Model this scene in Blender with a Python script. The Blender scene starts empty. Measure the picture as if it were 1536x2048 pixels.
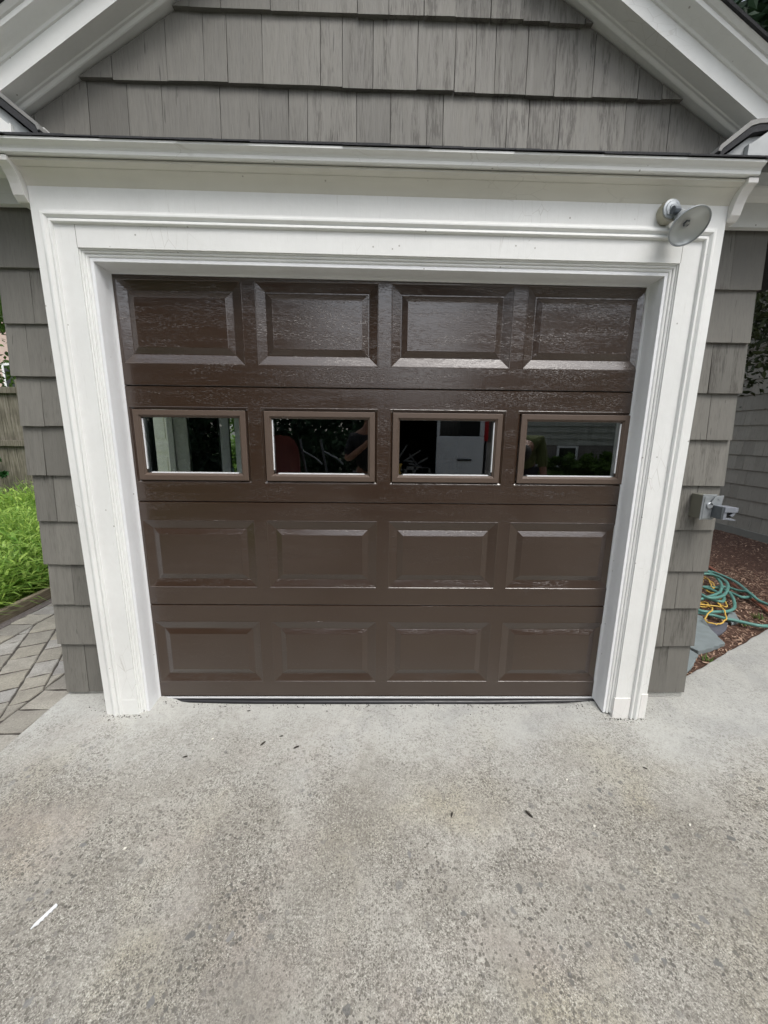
import bpy, bmesh, math, random
from mathutils import Vector, Matrix, noise
PI = math.pi
random.seed(11)
C = bpy.context.scene.collection
SC = bpy.context.scene

# ------------------------------------------------------------------ camera, sky, sun, exposure
cd = bpy.data.cameras.new("camera"); cam = bpy.data.objects.new("camera", cd); C.objects.link(cam)
cd.sensor_fit = 'HORIZONTAL'; cd.sensor_width = 36.0; cd.lens = 36.0 * 764.49 / 1536
cd.clip_start = 0.01; cd.clip_end = 2000
cam.matrix_world = Matrix(((0.99982755, -0.00820433, -0.01666034, -0.02587212),
                           (-0.01470181, 0.19842597, -0.98000561, -1.83034741),
                           (0.01134613, 0.98008154, 0.19827113, 1.3937209),
                           (0, 0, 0, 1)))
SC.camera = cam
SUN_EL, SUN_AZ = math.radians(58), math.radians(152)   # azimuth clockwise from +Y (north)
w = bpy.data.worlds.new("World"); SC.world = w; w.use_nodes = True
wn = w.node_tree.nodes; wl = w.node_tree.links
sky = wn.new('ShaderNodeTexSky'); sky.sky_type = 'NISHITA'; sky.sun_disc = False
sky.sun_elevation = SUN_EL; sky.sun_rotation = SUN_AZ; sky.air_density = 1.0; sky.dust_density = 3.0; sky.ozone_density = 1.0
hs = wn.new('ShaderNodeHueSaturation'); hs.inputs['Saturation'].default_value = 0.36
bg = wn['Background']; bg.inputs['Strength'].default_value = 0.15
wl.new(sky.outputs[0], hs.inputs['Color']); wl.new(hs.outputs[0], bg.inputs['Color'])
sl = bpy.data.lights.new("sun", 'SUN'); sl.energy = 0.7; sl.angle = math.radians(26); sl.color = (1.0, 0.965, 0.91)
so = bpy.data.objects.new("sun", sl); C.objects.link(so)
sd = Vector((math.sin(SUN_AZ) * math.cos(SUN_EL), math.cos(SUN_AZ) * math.cos(SUN_EL), math.sin(SUN_EL)))
so.rotation_euler = sd.to_track_quat('Z', 'Y').to_euler()
SC.view_settings.view_transform = 'Standard'; SC.view_settings.look = 'None'
SC.view_settings.gamma = 1.0; SC.view_settings.exposure = 0.99
SC.cycles.max_bounces = 7; SC.cycles.diffuse_bounces = 5; SC.cycles.glossy_bounces = 4; SC.cycles.transparent_max_bounces = 12

# ------------------------------------------------------------------ materials
class MT:
    """small node-graph helper"""
    def __init__(s, name):
        s.m = bpy.data.materials.new(name); s.m.use_nodes = True
        s.n = s.m.node_tree.nodes; s.l = s.m.node_tree.links
        s.b = s.n['Principled BSDF']; s.out = s.n['Material Output']
        s.tc = s.n.new('ShaderNodeTexCoord'); s._bump = None
    def new(s, t, **kw):
        x = s.n.new(t)
        for k, v in kw.items(): setattr(x, k, v)
        return x
    def link(s, a, b): s.l.new(a, b)
    def co(s, scale=(1, 1, 1), rot=(0, 0, 0), jitter=None):
        mp = s.new('ShaderNodeMapping'); mp.inputs['Scale'].default_value = scale; mp.inputs['Rotation'].default_value = rot
        s.link(s.tc.outputs['Object'], mp.inputs['Vector'])
        if jitter is None: return mp.outputs[0]
        a = s.new('ShaderNodeAttribute', attribute_name=jitter)
        sc = s.new('ShaderNodeVectorMath', operation='SCALE'); sc.inputs['Scale'].default_value = 37.0
        s.link(a.outputs['Color'], sc.inputs[0])
        ad = s.new('ShaderNodeVectorMath', operation='ADD'); s.link(mp.outputs[0], ad.inputs[0]); s.link(sc.outputs[0], ad.inputs[1])
        return ad.outputs[0]
    def noise(s, co, scale, detail=4, rough=.55, dist=0.0):
        x = s.new('ShaderNodeTexNoise'); x.inputs['Scale'].default_value = scale; x.inputs['Detail'].default_value = detail
        x.inputs['Roughness'].default_value = rough; x.inputs['Distortion'].default_value = dist
        s.link(co, x.inputs['Vector']); return x.outputs['Fac']
    def voro(s, co, scale, feature='F1', rnd=1.0, out='Distance'):
        x = s.new('ShaderNodeTexVoronoi', feature=feature); x.inputs['Scale'].default_value = scale; x.inputs['Randomness'].default_value = rnd
        s.link(co, x.inputs['Vector']); return x.outputs[out]
    def ramp(s, f, stops, interp='LINEAR'):
        x = s.new('ShaderNodeValToRGB'); x.color_ramp.interpolation = interp
        e = x.color_ramp.elements
        while len(e) < len(stops): e.new(0.5)
        for i, (p, c) in enumerate(stops):
            e[i].position = p; e[i].color = (c, c, c, 1) if isinstance(c, (int, float)) else (*c, 1)
        s.link(f, x.inputs[0]); return x.outputs[0]
    def mix(s, f, a, b, mode='MIX'):
        x = s.new('ShaderNodeMix', data_type='RGBA', blend_type=mode)
        for sock, v in ((x.inputs[0], f), (x.inputs[6], a), (x.inputs[7], b)):
            if isinstance(v, (int, float)): sock.default_value = v if sock == x.inputs[0] else (v, v, v, 1)
            elif isinstance(v, tuple): sock.default_value = (*v, 1)
            else: s.link(v, sock)
        return x.outputs[2]
    def math(s, op, a, b=0.0, clamp=False):
        x = s.new('ShaderNodeMath', operation=op, use_clamp=clamp)
        for i, v in ((0, a), (1, b)):
            if isinstance(v, (int, float)): x.inputs[i].default_value = v
            else: s.link(v, x.inputs[i])
        return x.outputs[0]
    def bump(s, h, strength, dist=0.01):
        x = s.new('ShaderNodeBump'); x.inputs['Strength'].default_value = strength; x.inputs['Distance'].default_value = dist
        s.link(h, x.inputs['Height'])
        if s._bump: s.link(s._bump, x.inputs['Normal'])
        s._bump = x.outputs[0]; s.link(s._bump, s.b.inputs['Normal'])
    def col(s, c):
        if isinstance(c, tuple): s.b.inputs['Base Color'].default_value = (*c, 1)
        else: s.link(c, s.b.inputs['Base Color'])
    def rough(s, r):
        if isinstance(r, (int, float)): s.b.inputs['Roughness'].default_value = r
        else: s.link(r, s.b.inputs['Roughness'])
    def spec(s, v): s.b.inputs['Specular IOR Level'].default_value = v

def simple(name, c, rough=.5, metal=0.0, nscale=20, namp=.12, bump=.15, bd=.002):
    t = MT(name); co = t.co()
    n = t.noise(co, nscale, 5)
    t.col(t.mix(n, tuple(x * (1 - namp) for x in c), tuple(min(1, x * (1 + namp)) for x in c)))
    t.rough(t.ramp(t.noise(co, nscale * .7, 3), [(.3, max(0, rough - .08)), (.7, min(1, rough + .08))])); t.b.inputs['Metallic'].default_value = metal
    t.bump(t.noise(co, nscale * 6, 3), bump, bd)
    return t.m

def make_white_paint(name, c=(.80, .81, .79), crack=0.5, vert=False):
    t = MT(name); co = t.co()
    n1 = t.noise(co, 3.0, 4); n2 = t.noise(co, 45, 3)
    base = t.mix(t.ramp(n1, [(.35, 0), (.65, 1)]), tuple(x * .93 for x in c), c)
    base = t.mix(t.ramp(n2, [(.3, .12), (.7, 0)]), base, (.62, .62, .58))
    # grime specks
    d = t.voro(t.co((1, 1, 1)), 38, out='Distance')
    cc = t.new('ShaderNodeTexVoronoi'); cc.inputs['Scale'].default_value = 38; t.link(t.co(), cc.inputs['Vector'])
    sep = t.new('ShaderNodeSeparateColor'); t.link(cc.outputs['Color'], sep.inputs[0])
    rare = t.ramp(sep.outputs[0], [(.955, 0), (.96, 1)], 'CONSTANT')
    spot = t.ramp(d, [(.10, 1), (.16, 0)])
    base = t.mix(t.math('MULTIPLY', t.math('MULTIPLY', rare, spot), .65), base, (.22, .2, .16))
    # grain/hairline cracks along the boards
    g = t.noise(t.co((140, 140, 6) if vert else (6, 140, 140)), 1.0, 3, .6, .6)
    base = t.mix(t.ramp(g, [(.27, .22 * crack), (.34, 0)]), base, (.4, .39, .34))
    ck = t.voro(t.co((1, 1, .35) if vert else (.35, 1, 1)), 26, 'DISTANCE_TO_EDGE')
    pm = t.ramp(t.noise(co, 2.3, 2), [(.56, 0), (.66, 1)])
    ckm = t.math('MULTIPLY', t.math('MULTIPLY', t.ramp(ck, [(.006, 1), (.016, 0)]), pm), crack)
    base = t.mix(t.math('MULTIPLY', ckm, .45), base, (.35, .33, .28))
    t.col(base); t.rough(t.ramp(n2, [(.3, .36), (.7, .52)])); t.spec(.45)
    t.bump(n2, .25, .002); t.bump(t.noise(co, 230, 2), .25, .0009); t.bump(g, .12 * (1 + crack), .0015)
    t.bump(ckm, -.5, .001)
    return t.m

def make_shingle(name, c, stainc=(.085, .08, .07)):
    t = MT(name)
    a = t.new('ShaderNodeAttribute', attribute_name='rnd'); sep = t.new('ShaderNodeSeparateColor'); t.link(a.outputs['Color'], sep.inputs[0])
    cg = t.co((55, 55, 2.2), jitter='rnd'); cj = t.co((1, 1, 1), jitter='rnd')
    grain = t.noise(cg, 1.0, 5, .6, .35)
    fine = t.noise(t.co((220, 220, 12), jitter='rnd'), 1.0, 3, .6)
    br = t.ramp(sep.outputs[0], [(0, .78), (1, 1.10)])
    base = t.mix(1.0, br, c, 'MULTIPLY')
    base = t.mix(t.ramp(grain, [(.35, .34), (.62, 0)]), base, tuple(x * .62 for x in c))
    base = t.mix(t.ramp(t.noise(cj, 5, 3), [(.4, 0), (.7, .16)]), base, tuple(min(1, x * 1.25) for x in c))
    spl = t.noise(t.co((85, 85, 1.3), jitter='rnd'), 1.0, 2, .5, .25)
    base = t.mix(t.ramp(spl, [(.27, .75), (.30, 0)]), base, tuple(x * .35 for x in c))
    base = t.mix(t.ramp(fine, [(.34, .30), (.5, 0)]), base, tuple(x * .6 for x in c))
    # weathered streaks where paint wore off, only on some shingles
    st = t.noise(t.co((26, 26, 1.6), jitter='rnd'), 1.0, 4, .7, .2)
    blob = t.noise(t.co((9, 9, 3.2), jitter='rnd'), 1.0, 2)
    sm = t.math('MULTIPLY', t.ramp(st, [(.44, 0), (.60, 1)]), t.ramp(blob, [(.36, 0), (.54, 1)]))
    sm = t.math('MULTIPLY', sm, sep.outputs[1])
    fm = t.ramp(fine, [(.44, 1), (.54, .22)])
    sm = t.math('MULTIPLY', sm, fm)
    base = t.mix(t.math('MINIMUM', t.math('MULTIPLY', sm, 2.5), .9), base, stainc)
    t.col(base); t.rough(t.ramp(grain, [(.3, .5), (.7, .72)])); t.spec(.35)
    t.bump(grain, .6, .004); t.bump(fine, .45, .0018); t.bump(t.noise(cj, 70, 2), .15, .001)
    return t.m

def make_door_paint(name, c=(.0362, .0203, .0122)):
    t = MT(name); co = t.co()
    n = t.noise(co, 2.0, 3)
    t.col(t.mix(n, tuple(x * .9 for x in c), tuple(x * 1.12 for x in c)))
    g1 = t.noise(t.co((38, 38, 270)), 1.0, 4, .68, .4)      # embossed grain ticks along x
    g2 = t.noise(t.co((75, 75, 300)), 1.0, 3, .65, .3)
    rows = t.noise(t.co((3.2, 3.2, 30)), 1.0, 3, .6, .5)
    area = t.noise(t.co((1.6, 1.6, 2.2)), 1.0, 2)
    msk = t.ramp(t.math('ADD', rows, t.math('MULTIPLY', t.math('SUBTRACT', area, .5), .35)), [(.44, .25), (.60, 1)])
    tick = t.math('ADD', t.math('SUBTRACT', .22, t.ramp(g1, [(.38, 1), (.47, 0)])), t.math('MULTIPLY', t.math('SUBTRACT', g2, .5), 1.8))
    t.bump(t.math('MULTIPLY', tick, msk), .25, .0010)
    g3 = t.noise(t.co((60, 60, 380)), 1.0, 2, .5, .2); rws = t.ramp(t.noise(t.co((2.4, 2.4, 22), (0, 0, .4)), 1.0, 3, .65, .6), [(.50, 0), (.57, 1)])
    t.bump(t.math('MULTIPLY', t.math('MULTIPLY', t.math('SUBTRACT', t.ramp(g3, [(.34, 1), (.42, 0)]), .12), rws), 1.0), .40, .0011)
    t.bump(t.noise(t.co((170, 170, 8)), 1.0, 2), .10, .0008)  # faint vertical tooling
    t.bump(t.noise(co, 260, 2), .10, .0006)
    t.rough(t.ramp(g2, [(.3, .28), (.7, .38)])); t.spec(.3)
    t.b.inputs['Coat Weight'].default_value = 1.0; t.b.inputs['Coat IOR'].default_value = 1.68; t.b.inputs['Coat Roughness'].default_value = .13; t.link(t._bump, t.b.inputs['Coat Normal'])
    return t.m

def make_concrete(name):
    t = MT(name); co = t.co()
    big = t.noise(co, .85, 4, .55, .4); mid = t.noise(co, 3.6, 5, .6); sml = t.noise(co, 24, 4, .6)
    grit = t.noise(co, 115, 3, .7); grit2 = t.noise(t.co((1, 1, 1), (0, 0, 1)), 260, 2, .7); grit3 = t.noise(t.co((1, 1, 1), (0, 0, 2)), 55, 3, .7)
    sx = t.new('ShaderNodeSeparateXYZ'); t.link(t.tc.outputs['Object'], sx.inputs[0])
    # smoother, paler, cement-rich apron next to the building
    yy = t.math('ADD', sx.outputs[1], t.math('MULTIPLY', t.math('SUBTRACT', t.noise(co, 2.0, 4), .5), .8))
    apron = t.ramp(t.math('ADD', yy, 1.0), [(.40, 0), (.90, 1)])
    worn = t.mix(apron, 1.0, .32)
    gm = t.math('MULTIPLY', worn, t.ramp(t.noise(t.co((1, 1, 1), (0, 0, .7)), 4.5, 4, .65), [(.36, .35), (.62, 1)]))
    base = t.mix(t.ramp(big, [(.36, 0), (.64, 1)]), (.31, .295, .255), (.44, .428, .385))
    base = t.mix(t.ramp(mid, [(.36, .7), (.60, 0)]), base, (.25, .234, .198))
    base = t.mix(t.ramp(t.noise(t.co((1, 1, 1), (0, 0, 1)), 2.3, 3), [(.52, 0), (.70, .42)]), base, (.40, .36, .24))
    base = t.mix(t.ramp(t.noise(t.co((1, 1, 1), (1, 0, 0)), 1.7, 3), [(.53, 0), (.70, .42)]), base, (.36, .28, .245))
    base = t.mix(t.math('MULTIPLY', apron, .75), base, (.475, .485, .462))
    base = t.mix(t.math('MULTIPLY', t.ramp(mid, [(.50, 0), (.64, .55)]), apron), base, (.315, .32, .31))
    base = t.mix(t.math('MULTIPLY', t.ramp(sml, [(.32, .45), (.56, 0)]), worn), base, (.22, .205, .185))
    base = t.mix(t.ramp(sml, [(.56, 0), (.75, .25)]), base, (.50, .495, .45))
    base = t.mix(t.math('MULTIPLY', t.ramp(grit3, [(.34, .7), (.48, 0)]), gm), base, (.175, .165, .14))
    base = t.mix(t.math('MULTIPLY', t.ramp(grit, [(.38, .9), (.46, 0)]), gm), base, (.13, .122, .104))
    base = t.mix(t.math('MULTIPLY', t.ramp(grit, [(.60, 0), (.68, .6)]), gm), base, (.62, .61, .55))
    base = t.mix(t.math('MULTIPLY', t.ramp(grit2, [(.39, .9), (.47, 0)]), gm), base, (.12, .112, .095))
    base = t.mix(t.math('MULTIPLY', t.ramp(grit2, [(.60, 0), (.68, .8)]), gm), base, (.68, .67, .60))
    hts = None
    for sc_, th, dens, dark, k in ((50, .40, .30, (.11, .105, .095), .95), (82, .46, .42, (.10, .093, .08), .95), (140, .46, .45, (.10, .093, .08), .9), (26, .34, .15, (.12, .12, .115), .9)):
        wob = t.new('ShaderNodeVectorMath', operation='ADD'); ns = t.new('ShaderNodeTexNoise'); ns.inputs['Scale'].default_value = sc_ * 1.3; ns.inputs['Detail'].default_value = 3
        t.link(co, ns.inputs['Vector']); scl = t.new('ShaderNodeVectorMath', operation='SCALE'); scl.inputs['Scale'].default_value = .9 / sc_
        t.link(ns.outputs['Color'], scl.inputs[0]); t.link(co, wob.inputs[0]); t.link(scl.outputs[0], wob.inputs[1])
        v = t.new('ShaderNodeTexVoronoi'); v.inputs['Scale'].default_value = sc_; t.link(wob.outputs[0], v.inputs['Vector'])
        sp = t.new('ShaderNodeSeparateColor'); t.link(v.outputs['Color'], sp.inputs[0])
        pick = t.ramp(sp.outputs[0], [(1 - dens, 0), (1 - dens + .02, 1)])
        patch = t.ramp(t.noise(co, 2.6 if sc_ < 100 else 5, 3), [(.40, .2), (.56, 1)])
        m = t.math('MULTIPLY', t.math('MULTIPLY', pick, t.ramp(v.outputs['Distance'], [(th * .72, 1), (th * .88, 0)])), t.math('MULTIPLY', patch, worn))
        tint = t.mix(sp.outputs[1], dark, tuple(x * 1.9 for x in dark))
        base = t.mix(t.math('MULTIPLY', m, k), base, tint)
        hts = m if hts is None else t.math('ADD', hts, m)
    t.col(base); t.rough(.88); t.spec(.25)
    t.bump(hts, -.35, .003); t.bump(sml, .5, .004); t.bump(grit3, .4, .003); t.bump(grit, .35, .0025)
    return t.m

def make_paver(name):
    t = MT(name)
    a = t.new('ShaderNodeAttribute', attribute_name='rnd'); sep = t.new('ShaderNodeSeparateColor'); t.link(a.outputs['Color'], sep.inputs[0])
    co = t.co(jitter='rnd')
    c = t.ramp(sep.outputs[0], [(0, (.26, .25, .22)), (.35, (.34, .32, .26)), (.7, (.38, .37, .335)), (1, (.29, .285, .275))])
    c = t.mix(t.ramp(t.noise(co, 9, 4), [(.4, .4), (.6, 0)]), c, (.17, .155, .135))
    c = t.mix(t.ramp(t.noise(co, 120, 3), [(.35, .35), (.6, 0)]), c, (.12, .11, .10))
    c = t.mix(t.ramp(t.noise(co, 160, 2), [(.62, 0), (.72, .5)]), c, (.5, .48, .43))
    t.col(c); t.rough(.85); t.spec(.3); t.bump(t.noise(co, 30, 4), .6, .006); t.bump(t.noise(co, 140, 3), .4, .002)
    return t.m

def make_leaf(name, c1, c2, rough=.45, trans=.35):
    t = MT(name)
    a = t.new('ShaderNodeAttribute', attribute_name='rnd'); sep = t.new('ShaderNodeSeparateColor'); t.link(a.outputs['Color'], sep.inputs[0])
    c = t.mix(sep.outputs[0], c1, c2)
    t.col(c); t.rough(rough); t.spec(.4)
    tr = t.new('ShaderNodeBsdfTranslucent'); t.link(t.mix(.5, c, c2), tr.inputs[0])
    ms = t.new('ShaderNodeMixShader'); ms.inputs[0].default_value = trans
    t.link(t.b.outputs[0], ms.inputs[1]); t.link(tr.outputs[0], ms.inputs[2]); t.link(ms.outputs[0], t.out.inputs[0])
    return t.m

def make_glass(name, tint=(.95, .97, .96), refl=.075):
    t = MT(name); t.n.remove(t.b)
    tr = t.new('ShaderNodeBsdfTransparent'); tr.inputs[0].default_value = (*tint, 1)
    gl = t.new('ShaderNodeBsdfGlossy'); gl.inputs['Roughness'].default_value = .0; gl.inputs['Color'].default_value = (1, 1, 1, 1)
    fr = t.new('ShaderNodeFresnel'); fr.inputs['IOR'].default_value = 1.5
    f = t.math('ADD', t.math('MULTIPLY', fr.outputs[0], 1.2), refl, True)
    ms = t.new('ShaderNodeMixShader'); t.link(f, ms.inputs[0]); t.link(tr.outputs[0], ms.inputs[1]); t.link(gl.outputs[0], ms.inputs[2])
    t.link(ms.outputs[0], t.out.inputs[0]); return t.m

def make_wood(name, c1, c2, axis='z', bump=.4):
    t = MT(name); sc_ = {'z': (60, 60, 3), 'x': (3, 60, 60), 'y': (60, 3, 60)}[axis]
    g = t.noise(t.co(sc_, jitter='rnd'), 1.0, 5, .6, .5)
    c = t.mix(t.ramp(g, [(.35, 0), (.65, 1)]), c1, c2)
    c = t.mix(t.ramp(t.noise(t.co(), 6, 4), [(.4, .35), (.6, 0)]), c, tuple(x * .55 for x in c1))
    t.col(c); t.rough(.8); t.spec(.25); t.bump(g, bump, .004); return t.m

def make_brickish(name):
    t = MT(name); b = t.new('ShaderNodeTexBrick'); b.inputs['Scale'].default_value = 3.0
    b.inputs['Color1'].default_value = (.20, .185, .165, 1); b.inputs['Color2'].default_value = (.16, .145, .13, 1); b.inputs['Mortar'].default_value = (.24, .225, .2, 1)
    mp = t.co((1, 1, 1), (PI / 2, 0, 0)); t.link(mp, b.inputs['Vector']); t.col(b.outputs[0]); t.rough(.9); t.bump(t.noise(t.co(), 40, 3), .4, .004); return t.m

M = {}
M['white'] = make_white_paint('white_trim_paint', crack=.55)
M['white_v'] = make_white_paint('white_trim_paint_vertical', vert=True, crack=.95)
M['white_old'] = make_white_paint('crazed_white_paint', (.80, .79, .765), 1.0, True)
M['white_m'] = make_white_paint('white_moulding_paint', crack=.08)
M['white_beige'] = make_white_paint('beige_white_paint', (.66, .645, .57), crack=.7)  # darker, beiger white than the other trim, for the hood's cove and soffit
M['vinyl'] = make_white_paint('white_vinyl', (.83, .845, .86), 0.0, True)
M['cream'] = simple('cream_paint', (.90, .88, .77), .45, nscale=12)
M['shingle'] = make_shingle('grey_shingle_paint', (.188, .182, .163))
M['shingle_far'] = make_shingle('taupe_shingle_paint', (.31, .295, .25), (.2, .19, .16))
M['shingle_pale'] = make_shingle('pale_shingle_paint', (.42, .43, .38), (.3, .3, .26))
M['door'] = make_door_paint('brown_embossed_door_paint')
M['frame'] = simple('brown_plastic_frame', (.090, .063, .047), .5, nscale=60, namp=.08, bump=.2, bd=.0006)
M['rubber'] = simple('black_rubber', (.012, .012, .014), .38, nscale=40)
M['alu'] = simple('aluminium_retainer', (.72, .73, .74), .35, .3, nscale=50)
M['glass'] = make_glass('window_glass')
M['concrete'] = make_concrete('weathered_concrete')
M['paver'] = make_paver('stone_pavers')
M['sand'] = simple('joint_sand', (.055, .048, .04), .95, nscale=60, namp=.4, bump=.5, bd=.004)
M['gravel'] = simple('grey_gravel', (.16, .14, .135), .9, nscale=120, namp=.5, bump=.8, bd=.006)
M['soil'] = simple('dark_soil', (.10, .052, .034), .95, nscale=40, namp=.5, bump=.8, bd=.01)
M['lawn'] = simple('lawn_soil', (.045, .07, .018), .95, nscale=8, namp=.4, bump=.8, bd=.02)
M['asphalt'] = simple('asphalt_shingle', (.045, .046, .05), .9, nscale=150, namp=.5, bump=.8, bd=.004)
M['flash'] = simple('weathered_flashing', (.24, .24, .23), .6, .2, nscale=30, namp=.3)
M['gray_board'] = simple('grey_white_board', (.45, .47, .47), .6, nscale=25, namp=.15)
M['bark'] = make_wood('bark', (.07, .055, .045), (.16, .13, .105))
M['oldwood'] = make_wood('weathered_fence_wood', (.10, .09, .065), (.24, .22, .18))
M['timber'] = make_wood('weathered_timber', (.15, .12, .085), (.34, .29, .22), 'y')
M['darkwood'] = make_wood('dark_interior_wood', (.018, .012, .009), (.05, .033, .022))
M['slate'] = simple('blue_grey_slate', (.21, .245, .25), .6, nscale=14, namp=.3, bump=.5, bd=.004)
M['slate2'] = simple('purple_grey_slate', (.115, .12, .145), .55, nscale=14, namp=.3, bump=.5, bd=.004)
M['hose'] = simple('green_hose', (.12, .29, .25), .42, nscale=30, namp=.25)
M['hose2'] = simple('orange_hose', (.30, .095, .05), .5, nscale=30, namp=.3)
M['cord'] = simple('yellow_cord', (.72, .47, .10), .5, nscale=40, namp=.2)
M['metal'] = simple('galvanised_metal', (.36, .385, .40), .45, .5, nscale=30, namp=.25)
M['metal_d'] = simple('dark_grey_metal', (.13, .145, .16), .42, .6, nscale=40, namp=.2)
M['beige'] = simple('beige_box_paint', (.42, .40, .32), .5, nscale=40)
M['box'] = simple('grey_box_plastic', (.14, .14, .115), .55, nscale=40)
M['plug'] = simple('grey_plug_plastic', (.20, .215, .245), .5, nscale=60)
M['black'] = simple('black_plastic', (.01, .01, .012), .4, nscale=60)
M['litter'] = simple('white_plastic', (.72, .74, .75), .4, nscale=60, namp=.04)
M['debris'] = simple('dark_leaf_litter', (.025, .02, .015), .8, nscale=90)
M['pebble_w'] = simple('pale_pebble', (.72, .70, .62), .6, nscale=90)
M['mulchbit'] = make_leaf('mulch_chips', (.12, .058, .038), (.50, .35, .25), .8, .0)
M['grass'] = make_leaf('long_grass', (.12, .27, .04), (.44, .60, .13), .45, .4)
M['leaf_a'] = make_leaf('maple_leaves', (.008, .018, .006), (.05, .065, .018), .45, .25)
M['leaf_b'] = make_leaf('green_leaves', (.02, .06, .012), (.16, .28, .05), .45, .35)
M['leaf_c'] = make_leaf('shrub_leaves', (.015, .06, .018), (.05, .16, .04), .35, .3)
M['leaf_d'] = make_leaf('evergreen_leaves', (.006, .022, .009), (.04, .085, .035), .5, .15)
M['vanwhite'] = simple('van_white_paint', (.62, .65, .68), .3, nscale=3, namp=.05, bump=.02)
M['vandark'] = simple('van_dark_interior', (.02, .022, .024), .7)
M['redlens'] = simple('red_tail_lamp_lens', (.35, .01, .015), .25)
M['darkglass'] = simple('dark_glass', (.01, .012, .014), .06, bump=0)
M['red'] = simple('red_barrow_paint', (.20, .06, .055), .5, nscale=9, namp=.3)
M['skin'] = simple('skin', (.26, .13, .085), .55)
M['blackcloth'] = simple('black_cloth', (.012, .012, .014), .9)
M['olive'] = simple('olive_cloth', (.085, .105, .03), .9, nscale=30)
M['jeans'] = simple('dark_denim', (.02, .025, .04), .9, nscale=80)
M['hair'] = simple('dark_hair', (.012, .009, .007), .6)
M['brick'] = make_brickish('foundation_block')
M['pinkwall'] = simple('pale_pink_siding', (.52, .40, .34), .8, nscale=5)
M['blue'] = simple('dark_blue_plastic', (.008, .014, .05), .5)
M['green_metal'] = simple('blue_grey_chair_paint', (.14, .22, .25), .5)

# ------------------------------------------------------------------ mesh helpers
class MB:
    def __init__(s): s.v = []; s.f = []; s.rnd = []; s.use = False
    def add(s, vs, fs, rnd=None):
        o = len(s.v); s.v += [tuple(x) for x in vs]
        for f in fs:
            s.f.append([o + i for i in f]); s.rnd.append(rnd if rnd else (0.5, 0.5, 0.5))
        if rnd: s.use = True
    def box(s, x0, x1, y0, y1, z0, z1, rnd=None):
        s.add([(x0, y0, z0), (x1, y0, z0), (x1, y1, z0), (x0, y1, z0), (x0, y0, z1), (x1, y0, z1), (x1, y1, z1), (x0, y1, z1)],
              [(0, 3, 2, 1), (4, 5, 6, 7), (0, 1, 5, 4), (1, 2, 6, 5), (2, 3, 7, 6), (3, 0, 4, 7)], rnd)
    def prism(s, poly, fn0, fn1, rnd=None):
        """poly: list of 2-tuples; fn0, fn1 map (a,b) to the two end caps"""
        n = len(poly); vs = [fn0(*p) for p in poly] + [fn1(*p) for p in poly]
        fs = [tuple(range(n)), tuple(range(2 * n - 1, n - 1, -1))] + [(i, (i + 1) % n + n * 0, (i + 1) % n + n, i + n)[::-1] for i in range(n)]
        s.add(vs, fs, rnd)
    def tube(s, pts, r, seg=8, closed=False, rnd=None, r1=None, cap=True):
        pts = [Vector(p) for p in pts]; n = len(pts); vs = []; up = Vector((0.03, 0.02, 1))
        for i, p in enumerate(pts):
            a = pts[(i - 1) % n] if (closed or i > 0) else p; b = pts[(i + 1) % n] if (closed or i < n - 1) else p
            d = (b - a).normalized() if (b - a).length > 1e-9 else Vector((0, 0, 1))
            if abs(d.dot(up.normalized())) > .97: uu = Vector((1, 0, 0))
            else: uu = up
            x = d.cross(uu).normalized(); y = x.cross(d)
            rr = r if r1 is None else r + (r1 - r) * i / (n - 1)
            for k in range(seg):
                t = 2 * PI * k / seg; vs.append(p + x * math.cos(t) * rr + y * math.sin(t) * rr)
        fs = []
        for i in range(n if closed else n - 1):
            for k in range(seg):
                fs.append((i * seg + k, i * seg + (k + 1) % seg, ((i + 1) % n) * seg + (k + 1) % seg, ((i + 1) % n) * seg + k))
        if not closed and cap: fs += [tuple(range(seg))[::-1], tuple(range((n - 1) * seg, n * seg))]
        s.add(vs, fs, rnd)
    def lathe(s, prof, origin, axis, seg=32, rnd=None):
        """prof: (radius, height along axis)"""
        ax = Vector(axis).normalized(); t = Vector((0, 0, 1)) if abs(ax.z) < .9 else Vector((1, 0, 0))
        x = ax.cross(t).normalized(); y = ax.cross(x); o = Vector(origin); vs = []; n = len(prof)
        for (r, h) in prof:
            for k in range(seg):
                a = 2 * PI * k / seg; vs.append(o + ax * h + x * math.cos(a) * r + y * math.sin(a) * r)
        fs = [(i * seg + k, i * seg + (k + 1) % seg, (i + 1) * seg + (k + 1) % seg, (i + 1) * seg + k) for i in range(n - 1) for k in range(seg)]
        s.add(vs, fs, rnd)
    def build(s, name, mat, parent=None, smooth=False, bevel=0.0, seg=2, fix=True):
        me = bpy.data.meshes.new(name); me.from_pydata(s.v, [], s.f); me.update()
        if s.use:
            at = me.attributes.new('rnd', 'FLOAT_COLOR', 'CORNER'); d = []
            for f, r in zip(s.f, s.rnd): d += [*r, 1.0] * len(f)
            at.data.foreach_set('color', d)
        if fix and len(s.f) < 60000:
            bm = bmesh.new(); bm.from_mesh(me); bmesh.ops.recalc_face_normals(bm, faces=bm.faces); bm.to_mesh(me); bm.free()
        me.materials.append(mat)
        o = bpy.data.objects.new(name, me); C.objects.link(o)
        if smooth:
            for p in me.polygons: p.use_smooth = True
        if bevel:
            b = o.modifiers.new('bevel', 'BEVEL'); b.width = bevel; b.segments = seg; b.limit_method = 'ANGLE'; b.angle_limit = math.radians(35)
        if parent is not None:
            o.parent = parent; o.matrix_parent_inverse = parent.matrix_basis.inverted()
        return o

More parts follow.
